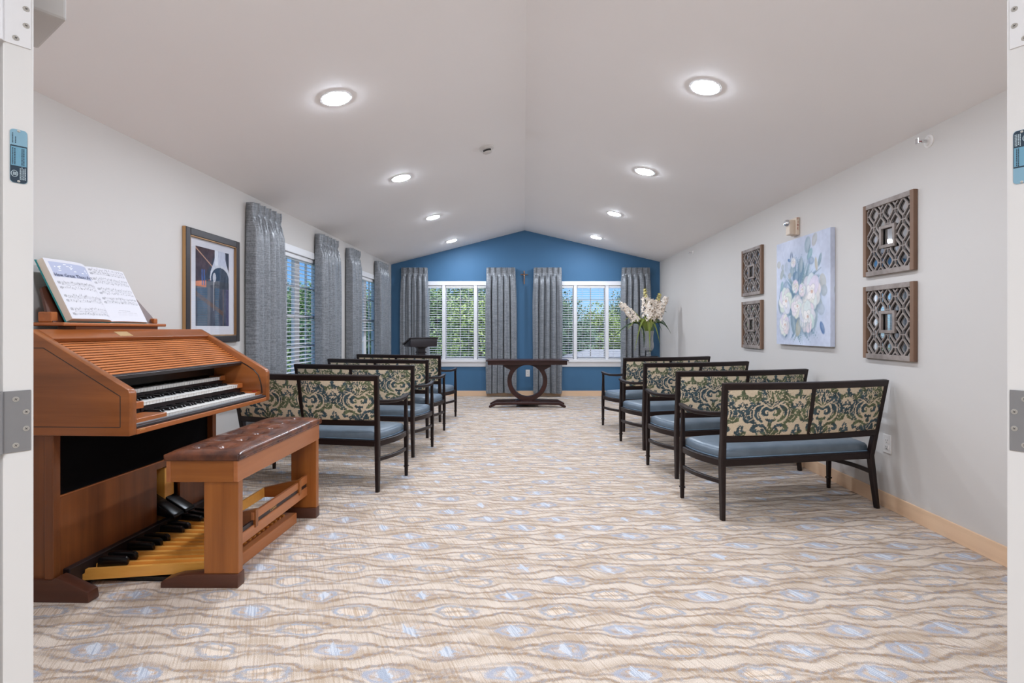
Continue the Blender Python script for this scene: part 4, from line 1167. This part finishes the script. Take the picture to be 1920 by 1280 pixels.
def place(t, foot, th, side):
    """foot: world position of the rear foot nearest the aisle; side -1 = its left foot"""
    a = math.radians(th); lu, lv = side*.59, -.036
    t.rotation_euler = (0, 0, a)
    t.location = (foot[0]-(lu*math.cos(a)-lv*math.sin(a)), foot[1]-(lu*math.sin(a)+lv*math.cos(a)), 0)
s0 = settee('damask backed settee nearest the doorway on the right, in front of the wall outlet')
place(s0, (1.292, 3.464), 11.5, -1)
for lb, foot, th, side in [
        ('damask backed settee second from the doorway in the right hand file', (1.270, 4.424), 12.5, -1),
        ('damask backed settee third from the doorway in the right hand file', (1.234, 5.463), 15.5, -1),
        ('damask backed settee beside the white flowers, last in the right hand file', (1.210, 6.458), 19, -1),
        ('damask backed settee behind the organ bench, first in the left hand file', (-1.113, 4.062), -10.3, 1),
        ('damask backed settee second from the organ in the left hand file', (-1.072, 5.162), -9, 1),
        ('damask backed settee third from the organ in the left hand file', (-1.098, 6.078), -11, 1),
        ('damask backed settee beside the lectern, last in the left hand file', (-1.118, 7.118), -14.5, 1)]:
    c = copy_tree(s0); c['label'] = lb; place(c, foot, th, side)

# ------------------------------------------------------------------ altar table
TB = thing('altar_table', 'dark mahogany table on an open ring pedestal in front of the blue wall', 'table', (.058, 8.64, 0))
MB().box(-.655, .655, -.235, .235, .732, .750, .004).build('table_top', 'table', TB)
MB().box(-.628, .628, -.21, .21, .676, .732, .002).build('apron', 'table', TB)
g = MB()
for s in (-1, 1):
    q = [(s*.38, .676), (s*.38, .640), (s*.268, .582)]
    for k in range(9): a = lerp(math.radians(36), math.radians(88), k/8); q.append((s*.262*math.cos(a), .410+.262*math.sin(a)))
    q.append((s*.01, .676)); g.prism(q, -.062, .062)
g.build('shoulder', 'table', TB)
ring = MB(); K = 56; vs = []; fs = []
for k in range(K):
    a = 2*PI*k/K; ca, sa = math.cos(a), math.sin(a)
    for r, y in ((.254, -.065), (.322, -.065), (.322, .065), (.254, .065)): vs.append((r*ca, y, .410+r*sa))
for k in range(K):
    j = (k+1) % K; fs += [(k*4+i, k*4+(i+1) % 4, j*4+(i+1) % 4, j*4+i) for i in range(4)]
ring.add(vs, fs).build('ring', 'table', TB, True)
for y0, y1 in ((-.205, -.125), (.125, .205)):
    pl = [(-.605, 0), (-.575, 0), (-.50, .038), (-.3, .046), (0, .05), (.3, .046), (.50, .038), (.575, 0), (.605, 0), (.612, .022), (.50, .082), (.0, .096), (-.50, .082), (-.612, .022)]
    MB().prism(pl, y0, y1, 'y', .003).build('foot', 'table', TB, True)
MB().box(-.20, .20, -.125, .125, .06, .098, .002).build('cross_block', 'table', TB)

# ------------------------------------------------------------------ lectern
LC = thing('lectern', 'black wooden lectern with sloping top beside the left windows', 'lectern', (-1.72, 8.92, 0), math.radians(28))
lt = MB(); pr = [(-.17, .950), (-.17, 1.085), (.225, .985), (.225, .950)]      # (y, z): high towards the seats, low behind
lt.prism(pr, -.225, .225, 'x', .003); lt.build('desk_box', 'lectern', LC, True)
MB().prism([(-.19, 1.088), (-.19, 1.108), (.245, .998), (.245, .978)], -.245, .245, 'x', .004).build('reading_top', 'lectern', LC, True)
MB().box(-.245, .245, .235, .252, .975, 1.012, .003).build('book_stop', 'lectern', LC)
MB().box(-.056, .056, -.056, .056, .05, .92, .003).build('post', 'lectern', LC)
MB().lathe([(.125, .952), (.125, .942), (.082, .918)], 4, Matrix.Rotation(PI/4, 4, 'Z')).build('capital', 'lectern', LC)
MB().lathe([(.080, .868), (.108, .858), (.108, .852), (.080, .842)], 4, Matrix.Rotation(PI/4, 4, 'Z')).build('post_collar', 'lectern', LC)
MB().box(-.20, .20, -.17, .17, 0, .05, .008).build('foot', 'lectern', LC)

# ------------------------------------------------------------------ crucifix
CX = thing('crucifix', 'small bronze crucifix on the blue wall between two curtains', 'crucifix', (.008, YB, 2.20))
MB().box(-.009, .009, -.012, 0, -.125, .125, .003).build('upright', 'bronze', CX)
MB().box(-.066, .066, -.012, 0, .045, .063, .003).build('crossbar', 'bronze', CX)
MB().tube([(-.055, -.017, .062), (-.03, -.018, .052), (0, -.019, .045), (.03, -.018, .052), (.055, -.017, .062)], [.004, .005, .007, .005, .004], 8).build('figure_arms', 'bronze', CX, True)
MB().tube([(0, -.019, .048), (.002, -.022, .02), (-.002, -.02, -.01), (.003, -.024, -.04), (0, -.016, -.08)], [.009, .010, .008, .007, .004], 8).build('figure_body', 'bronze', CX, True)
MB().lathe([(.001, -.009), (.007, -.005), (.008, 0), (.006, .006), (.001, .009)], 12, Matrix.Translation((.002, -.021, .062)), cap=False).build('figure_head', 'bronze', CX, True)

# ------------------------------------------------------------------ lattice mirrors on the right wall
def lattice_mesh():
    """Moorish lattice of ogee rings, local x across, z up, thin in y"""
    m = MB(); W = .222; th = .010; bw = .0112
    def clip_strip(pts, w_):
        pts = [Vector((p[0], 0, p[1])) for p in pts]
        run = []
        for p in pts+[None]:
            if p is not None and abs(p.x) <= W and abs(p.z) <= W+.006 and not (abs(p.x) < .068 and abs(p.z) < .068): run.append(p)
            else:
                if len(run) > 1: m.sweep(run, (th, w_), (0, 1, 0)) if False else strip(run, w_)
                run = []
    def strip(run, w_):
        n = len(run); vs = []
        for i, p in enumerate(run):
            t = (run[min(i+1, n-1)]-run[max(i-1, 0)]).normalized(); a = Vector((-t.z, 0, t.x))*(w_/2)
            vs += [p+a+Vector((0, -th/2, 0)), p-a+Vector((0, -th/2, 0)), p-a+Vector((0, th/2, 0)), p+a+Vector((0, th/2, 0))]
        fs = [(i*4+k, i*4+(k+1) % 4, i*4+4+(k+1) % 4, i*4+4+k) for i in range(n-1) for k in range(4)]+[(0, 1, 2, 3), (4*n-1, 4*n-2, 4*n-3, 4*n-4)]
        m.add(vs, fs)
    cs, vp = .0735, .173
    for ci in range(-4, 5):
        for k in range(-3, 4):
            cx, cz_ = ci*cs, k*vp+(vp/2 if ci % 2 else 0)
            if abs(cx) > .30 or abs(cz_) > .32: continue
            pts = []
            for q in range(49):
                a = 2*PI*q/48; r = .0425+.0030*math.cos(4*a)+.010*max(0, abs(math.sin(a))-.93)*10*.7
                pts.append((cx+r*math.cos(a), cz_+r*1.06*math.sin(a)))
            clip_strip(pts, bw)
            for s in (-1, 1):
                clip_strip([(cx+s*t, cz_) for t in (.044, .062, cs)], .0078)
                clip_strip([(cx, cz_+s*t) for t in (.050, .066, vp/2)], .0085)
    return m
lat_me = lattice_mesh().mesh('lattice', M['frame_gray'])
def mirror(label, y0, y1, z0, z1):
    t = thing('lattice_mirror', label, 'mirror', (XR, (y0+y1)/2, (z0+z1)/2), -PI/2, 'lattice mirrors on the right wall')
    # local x -> -Y, local -y -> into the room
    w_, h_ = (y1-y0)/2, (z1-z0)/2; D = .030
    for a in ((-w_, -w_+.034, -h_, h_), (w_-.034, w_, -h_, h_), (-w_+.034, w_-.034, h_-.034, h_), (-w_+.034, w_-.034, -h_, -h_+.034)):
        MB().box(a[0], a[1], -D, -.002, a[2], a[3], .002).build('frame_bar', 'frame_brown' if a[2] == -h_ and a[3] == h_ else 'frame_gray', t)
    MB().box(-w_+.034, w_-.034, -.006, -.003, -h_+.034, h_-.034).build('mirror_plate', 'mirror', t)
    o = inst('lattice', lat_me, t, (0, -.0155, 0)); o.scale = ((w_-.034)/.222, 1, (h_-.034)/.226)
    f = MB()
    for a in ((-.078, -.056, -.078, .078), (.056, .078, -.078, .078), (-.056, .056, .056, .078), (-.056, .056, -.078, -.056)): f.box(a[0], a[1], -.030, -.012, a[2], a[3], .002)
    f.build('center_frame', 'frame_gray', t)
    return t
m0 = mirror('square lattice mirror right of the flower painting, upper of its pair', 3.415, 3.925, 1.622, 2.140)
for lb, dy, zc in (('square lattice mirror right of the flower painting, lower of its pair', 0, 1.290), ('square lattice mirror left of the flower painting, upper of its pair', 2.19, 1.872),
                   ('square lattice mirror left of the flower painting, lower of its pair', 2.19, 1.291)):
    c = copy_tree(m0); c['label'] = lb; c.location = (XR, 3.67+dy, zc)

# ------------------------------------------------------------------ flower painting
def painting():
    nx, ny = 176, 190
    X, Y = np.meshgrid(np.linspace(0, 1, nx), np.linspace(0, 1, ny)); Yd = 1-Y       # Yd 0 at the top
    rg = np.random.default_rng(12)
    C = np.ones((ny, nx, 3))*np.array([199, 204, 220.]); C += ((vnoise(X, Y, 4, 2)-.5)*26)[..., None]
    C += np.clip(1-np.hypot((X-.5)/.5, (Yd-.55)/.5), 0, 1)[..., None]*np.array([-26, -10, -8])
    def put(d, col, al=.8, soft=.008):
        a = np.clip(.5-d/soft, 0, 1)*al; a = a[..., None]; C[:] = C*(1-a)+np.array(col)*a
    cols = [(120, 146, 166), (146, 164, 178), (92, 122, 146), (168, 184, 192), (108, 138, 150), (186, 198, 208), (132, 150, 152)]
    for k in range(170):                                         # brushed stems and grasses fanning out of the centre
        a = rg.uniform(0, 2*PI); r0, r1 = rg.uniform(.02, .15), rg.uniform(.22, .42)
        p = [(.48+r0*math.cos(a), .58+r0*math.sin(a)), (.48+.6*r1*math.cos(a+.1), .58+.7*r1*math.sin(a+.1)), (.48+r1*math.cos(a+rg.uniform(-.3, .4)), .58+r1*1.1*math.sin(a+.2))]
        d = stroke(X, Yd, p, .004, .001, rg.uniform(.006, .022), 16); put(d, cols[rg.integers(0, 7)], rg.uniform(.45, .9))
    leaves = [(.62, .09, .055, .075, .2), (.74, .06, .04, .06, .5), (.66, .18, .035, .06, .7), (.68, .24, .055, .035, .1), (.05, .21, .04, .035, .3), (.13, .24, .03, .025, -.4), (.12, .31, .03, .055, .6), (.21, .25, .03, .05, .1),
              (.33, .29, .04, .06, .2), (.40, .37, .062, .062, .5), (.50, .26, .04, .07, .1), (.77, .28, .022, .06, -.2), (.83, .25, .022, .06, .4), (.27, .19, .03, .015, .3), (.30, .15, .008, .03, .2), (.33, .15, .008, .03, -.2),
              (.17, .33, .035, .016, .6), (.28, .34, .03, .03, 1), (.12, .43, .03, .05, .3), (.19, .42, .03, .04, .8), (.88, .44, .05, .07, -.4), (.9, .52, .05, .05, .5), (.80, .62, .08, .05, .6), (.85, .68, .06, .05, .2), (.75, .75, .04, .10, .2),
              (.08, .55, .02, .09, .1), (.07, .63, .03, .07, -.3), (.45, .83, .05, .09, .3), (.35, .78, .05, .12, -.2), (.87, .84, .03, .06, -.5), (.22, .88, .02, .06, .5)]
    lc = [(150, 166, 178), (176, 174, 172), (128, 164, 172), (138, 156, 180), (186, 184, 178), (168, 176, 182), (160, 168, 166), (172, 182, 196), (150, 168, 176), (108, 134, 158), (146, 160, 170), (186, 178, 158), (122, 144, 156), (80, 110, 156), (74, 92, 122), (74, 92, 122)]
    for k, (x, y, rx, ry, ro) in enumerate(leaves):
        put(ell(X, Yd, x, y, rx, ry, ro), lc[k % len(lc)], .85); put(ell(X, Yd, x+rx*.25, y-ry*.1, rx*.5, ry*.7, ro), (200, 208, 214), .35, .02)
    put(stroke(X, Yd, [(.52, .5), (.6, .36), (.62, .2), (.66, .1)], .004), (110, 128, 140), .8)
    put(stroke(X, Yd, [(.55, .48), (.7, .38), (.85, .32)], .004), (110, 128, 140), .7)
    for cx, cy, r in ((.19, .58, .125), (.68, .52, .155), (.42, .64, .105), (.61, .74, .135), (.17, .81, .10), (.39, .45, .06), (.52, .49, .06), (.35, .22, .045)):
        put(ell(X, Yd, cx+.01, cy+.02, r*1.08, r*1.1), (110, 130, 148), .5, .05)
        for k in range(9):
            a = k*.7+cx*9; put(ell(X, Yd, cx+.45*r*math.cos(a), cy+.45*r*math.sin(a), r*.66, r*.5, a), (232-rg.uniform(0, 22), 228-rg.uniform(0, 22), 226-rg.uniform(0, 18)), .9)
            put(np.abs(ell(X, Yd, cx+.45*r*math.cos(a), cy+.45*r*math.sin(a), r*.66, r*.5, a))-.0015, (150, 160, 172), .35, .012)
        for k in range(4):
            a = k*1.6+cy*7; put(ell(X, Yd, cx+.22*r*math.cos(a), cy+.22*r*math.sin(a), r*.36, r*.22, a+.5), (240, 234, 230), .8); put(np.abs(ell(X, Yd, cx+.22*r*math.cos(a), cy+.22*r*math.sin(a), r*.36, r*.22, a+.5))-.001, (150, 150, 152), .6)
        put(ell(X, Yd, cx+.1*r, cy-.02*r, r*.13, r*.1), (206, 160, 140), .7)
    for k in range(50):
        x, y = rg.uniform(.2, .75), rg.uniform(.80, .96); put(stroke(X, Yd, [(x, y-.1), (x+rg.uniform(-.02, .02), y)], .003, .001), cols[rg.integers(0, 7)], .5)
    C += ((vnoise(X, Y, 40, 9)-.5)*10)[..., None]
    return X, Y, np.clip(C, 0, 255)/255
FP = thing('flower_painting', 'unframed canvas of white roses and blue grey leaves on the right wall', 'painting', (XR, 4.78, 1.582), -PI/2)
X_, Y_, C_ = painting(); hw_, hh_ = .46, .485
color_grid('painted_face', np.stack([(X_-.5)*2*hw_, np.full(X_.shape, -.0402), (Y_-.5)*2*hh_], -1), C_, 'canvas', FP)
n_ = C_.shape[0]; sx_ = np.linspace(0, 1, 12)[None, :].repeat(n_, 0); ys_ = np.linspace(-hh_, hh_, n_)[:, None].repeat(12, 1)
color_grid('wrapped_edge', np.stack([np.full(sx_.shape, hw_+.0002), -.040+.037*sx_, ys_], -1), C_[:, ::-1][:, :12], 'canvas', FP)
color_grid('wrapped_edge', np.stack([np.full(sx_.shape, -hw_-.0002), -.003-.037*sx_, ys_], -1), C_[:, :12][:, ::-1], 'canvas', FP)
MB().box(-hw_, hw_, -.0398, -.003, -hh_, hh_).build('stretcher_frame', 'mat_board', FP)

# ------------------------------------------------------------------ bell photograph on the left wall
BP = thing('bell_picture', 'framed photograph of a bell with white mat and black frame on the left wall', 'picture', (XL, 4.205, 1.56), PI/2)
hw, hh = .365, .425          # local x -> +Y, -y -> into the room
for a in ((-hw, -hw+.055, -hh, hh), (hw-.055, hw, -hh, hh), (-hw+.055, hw-.055, hh-.055, hh), (-hw+.055, hw-.055, -hh, -hh+.055)):
    MB().box(a[0], a[1], -.030, -.002, a[2], a[3], .006).build('frame_bar', 'pic_black', BP)
g = MB()
for a in ((-hw+.052, -hw+.062, -hh+.052, hh-.052), (hw-.062, hw-.052, -hh+.052, hh-.052), (-hw+.052, hw-.052, hh-.062, hh-.052), (-hw+.052, hw-.052, -hh+.052, -hh+.062)): g.box(a[0], a[1], -.027, -.010, a[2], a[3], .002)
g.build('gilt_slip', 'pic_gold', BP)
MB().box(-hw-.002, -hw+.0005, -.026, -.003, -hh, hh).build('gilt_edge', 'pic_gold', BP)
MB().box(-hw+.05, hw-.05, -.010, -.004, -hh+.05, hh-.05).build('mat_board', 'mat_board', BP)
nx, ny = 120, 164; X, Y = np.meshgrid(np.linspace(0, 1, nx), np.linspace(0, 1, ny)); Yd = 1-Y
C = np.ones((ny, nx, 3))*np.array([52, 48, 56.])
def pput(mask, col): C[mask] = np.array(col)
pput((Yd < .55) & (X+Yd*1.0 < .62), (70, 44, 42)); pput((Yd > .3+.0*X) & (Yd > .60-.52*X), (176, 92, 54))
pput((Yd > .44-.1*X), (196, 110, 66)); C *= (.85+.3*vnoise(X, Y, 9, 4))[..., None]
for x0 in (.18, .24): pput((np.abs(X-x0-.05*(Yd-.3)) < .018) & (Yd > .28) & (Yd < .48), (62, 84, 140))
pput(np.abs(Yd-.02-.42*X) < .008, (196, 150, 120))
prof = np.interp(Yd, [0, .10, .16, .24, .30, .36], [.16, .17, .20, .26, .30, .30])
pput((np.abs(X-.72) < prof) & (Yd < .30), (198, 200, 214)); C[(np.abs(X-.60) < .05) & (Yd < .3)] = (222, 224, 232)
pput(ell(X, Yd, .72, .36, .31, .175) < 0, (206, 208, 216)); pput(ell(X, Yd, .72, .375, .28, .155) < 0, (44, 58, 78))
pput((X > .30) & (Yd > .41) & (Yd < .50), (46, 52, 66)); pput(ell(X, Yd, .54, .36, .05, .06) < 0, (190, 190, 196)); pput((np.abs(X-.52) < .012) & (Yd > .38) & (Yd < .46), (200, 200, 206))
low = Yd > .50
C[low] = (np.array([60, 66, 84])+(vnoise(X, Y, 7, 7)[low][:, None]-.5)*np.array([34, 30, 30])); pput(low & (X > .90), (66, 62, 96)); pput(low & (X > .80) & (X < .83), (104, 88, 84))
pput((np.abs(Yd-.62-.3*(X-.1)) < .03) & low & (X < .8), (92, 66, 56)); pput((np.abs(X-.52) < .008) & (Yd > .42) & (Yd < .80), (176, 172, 172))
C = np.clip(C+((vnoise(X, Y, 30, 3)-.5)*16)[..., None], 0, 255)/255
color_grid('photograph', np.stack([(X-.5)*.448, np.full(X.shape, -.0106), .005+(Y-.5)*.60], -1), C, 'print', BP)
MB().box(-hw+.055, hw-.055, -.0165, -.0145, -hh+.055, hh-.055).build('glazing', 'picture_glass', BP)

# ------------------------------------------------------------------ vase of white flowers
VX, VY, VZ = 2.045, 8.72, .800
PD = thing('plant_stand', 'slim dark pedestal in the corner behind the last right settee holding the flower vase', 'stand', (VX, VY, 0))
MB().lathe([(.15, .780), (.155, .790), (.15, .799)], 32).build('top', 'espresso', PD, True)
MB().lathe([(.045, .03), (.03, .10), (.026, .4), (.03, .71), (.06, .78)], 20).build('stem', 'espresso', PD, True)
MB().lathe([(.13, 0), (.13, .015), (.05, .035)], 32).build('foot', 'espresso', PD, True)
VS = thing('vase', 'footed cut crystal vase holding white flowers in the far right corner', 'vase', (VX, VY, VZ)); VS.scale = (.93, .93, .93)
outer = [(.050, 0), (.052, .006), (.030, .018), (.020, .035), (.034, .050), (.022, .064), (.024, .072), (.055, .10), (.070, .122), (.080, .145), (.084, .168), (.084, .19), (.081, .22), (.077, .25), (.075, .29), (.074, .34), (.078, .38), (.084, .42), (.090, .445)]
inner = [(.086, .445), (.079, .42), (.069, .34), (.071, .26), (.078, .19), (.073, .15), (.048, .11), (.001, .09)]
vb = MB(); vb.lathe(outer, 48, cap=False)
for k_, p_ in enumerate(vb.v):
    a_ = math.atan2(p_[1], p_[0]); r_ = math.hypot(p_[0], p_[1]); z_ = p_[2]
    if z_ > .08:
        f_ = 1+.05*(abs(math.sin(8*a_+18*z_))-.5)*(1 if z_ < .30 else .35); vb.v[k_] = (p_[0]*f_, p_[1]*f_, z_)
vb.lathe(inner, 48, cap=False)
o_ = len(outer)*48; e_ = (len(outer)-1)*48
vb.f += [(e_+k_, e_+(k_+1) % 48, o_+(k_+1) % 48, o_+k_) for k_ in range(48)]
vb.build('body', 'crystal', VS)
def blossom(mb, p, ax, r, rg):
    ax = ax.normalized(); u = ax.cross(Vector((rg.random()-.5, rg.random()-.5, rg.random()-.5))).normalized(); v = ax.cross(u)
    for k in range(5):
        a = 2*PI*k/5+rg.uniform(-.2, .2); d = u*math.cos(a)+v*math.sin(a); s = u*-math.sin(a)+v*math.cos(a); q = r*rg.uniform(.85, 1.15)
        up = rg.uniform(.05, .45)
        mb.add([p, p+d*q*.5+s*q*.36+ax*q*.35, p+d*q*.55+ax*q*.25, p+d*q*.5-s*q*.36+ax*q*.35, p+d*q+s*q*.26+ax*q*up, p+d*q*1.12+ax*q*(up-.1), p+d*q-s*q*.26+ax*q*up],
               [(0, 1, 2), (0, 2, 3), (1, 4, 5, 2), (2, 5, 6, 3)])
stalks = [((-.045, 0), (-.52, -.05, .925), 'cream flower spike leaning far left out of the crystal vase', 0), ((-.02, .01), (-.06, .03, 1.19), 'tall cream flower spike with yellow buds in the middle of the vase', 1),
          ((.0, -.02), (.02, -.12, 1.0), 'short full cream flower spike at the front of the vase', 0), ((.02, .01), (.20, .02, 1.10), 'cream flower spike with yellow buds right of the middle', 1),
          ((.03, -.01), (.29, -.10, 1.03), 'full cream flower spike leaning right towards the wall', 0), ((.01, .02), (.13, -.06, .96), 'low full cream flower spike right of the middle', 0)]
for i, (b0, tip, lb, bud) in enumerate(stalks):
    rg = random.Random(40+i); t = thing('flower_spike', lb, 'flower', (VX, VY, VZ), group='cream flower spikes in the vase'); t.scale = (.93, .93, .93)
    p0, p3 = Vector((b0[0], b0[1], .14)), Vector((tip[0], tip[1], tip[2])); p1 = Vector((b0[0]*.5+tip[0]*.06, b0[1], .46)); p2 = p1*.35+p3*.65+Vector((0, 0, .05))
    def cp(q): return p0*(1-q)**3+p1*3*q*(1-q)**2+p2*3*q*q*(1-q)+p3*q**3
    MB().tube([cp(k/14) for k in range(15)], [.005-.003*k/14 for k in range(15)], 6).build('stem', 'strap', t, True)
    bl, bu = MB(), MB(); nb = 40
    for k in range(nb):
        q = .52+.48*k/nb; c = cp(q); ax = (cp(min(1, q+.02))-cp(q-.02)).normalized()
        a = k*2.4+rg.uniform(-.4, .4); u = ax.cross(Vector((0, 1, .2))).normalized(); v = ax.cross(u); d = u*math.cos(a)+v*math.sin(a)
        w_ = .078*(1-.62*((q-.52)/.48)**1.3)*rg.uniform(.75, 1.2)
        if bud and q > .80: blossom(bu, c+d*w_*.55, d+ax*.9, .022, rg)
        else: blossom(bl, c+d*w_*.8+Vector((0, 0, rg.uniform(-.012, .012))), d+ax*.25+Vector((0, -.25, 0)), .047*(1-.40*(q-.52)/.48), rg)
    bl.build('blossoms', 'petal', t, fix=False)['kind'] = 'stuff'
    if bud: bu.build('buds', 'bud', t, fix=False)['kind'] = 'stuff'
LV = thing('strap_leaves', 'long arching green strap leaves spilling over the rim of the vase', 'leaves', (VX, VY, VZ)); LV.scale = (.93, .93, .93)
lv = [(-.27, -.10, .10, .62), (-.38, -.06, .47, .66), (-.44, .0, .62, .70), (-.02, -.16, .06, .56), (.17, -.10, .22, .58), (.37, -.06, .40, .66), (.33, .06, .78, .75), (-.62, .05, .86, .80), (-.66, -.04, .30, .58), (-.36, .08, .50, .62),
      (.30, -.14, .48, .62), (.26, .10, .44, .64), (-.12, .12, .70, .68), (.08, -.12, .70, .66), (.02, -.1, .74, .70), (-.10, -.10, .68, .64), (.14, .08, .66, .64), (-.2, -.02, .60, .64), (.20, 0, .58, .62), (.34, .12, .52, .60)]
for i, (tx_, ty_, tz_, mz) in enumerate(lv):
    rg = random.Random(i); base = Vector((tx_*.12, ty_*.2, .16)); mid = Vector((tx_*.45, ty_*.55, mz)); tip = Vector((tx_, ty_, tz_)); rim = Vector((tx_*.14, ty_*.25, .45))
    
    P = []
    for k in range(17):
        q = k/16; P.append(rim*(1-q)**2+(mid*2-(rim+tip)*.5)*2*q*(1-q)+tip*q*q)
    P = [base]+P; vs = []; n2 = len(P)
    side0 = Vector((0, 0, 1)).cross(Vector((tx_, ty_, 0))).normalized()
    for k, p in enumerate(P):
        tg = (P[min(k+1, n2-1)]-P[max(k-1, 0)]).normalized(); side = (tg.cross(Vector((0, 1, 0))).normalized()*.8+side0*.35).normalized()
        w_ = .0165*math.sin(min(1, (k+3)/8)*PI/2)*(1-(k/(n2-1))**3)+.0012
        vs += [p-side*w_, p+Vector((0, 0, -.003)), p+side*w_, p+Vector((0, 0, -.0045))]
    fs = [f for k in range(n2-1) for f in ((k*4, k*4+1, k*4+5, k*4+4), (k*4+1, k*4+2, k*4+6, k*4+5), (k*4+2, k*4+3, k*4+7, k*4+6), (k*4+3, k*4, k*4+4, k*4+7))]
    MB().add(vs, fs).build('leaf', 'strap_dark' if i in (5, 6, 8, 10, 11, 19) else 'strap', LV, True)
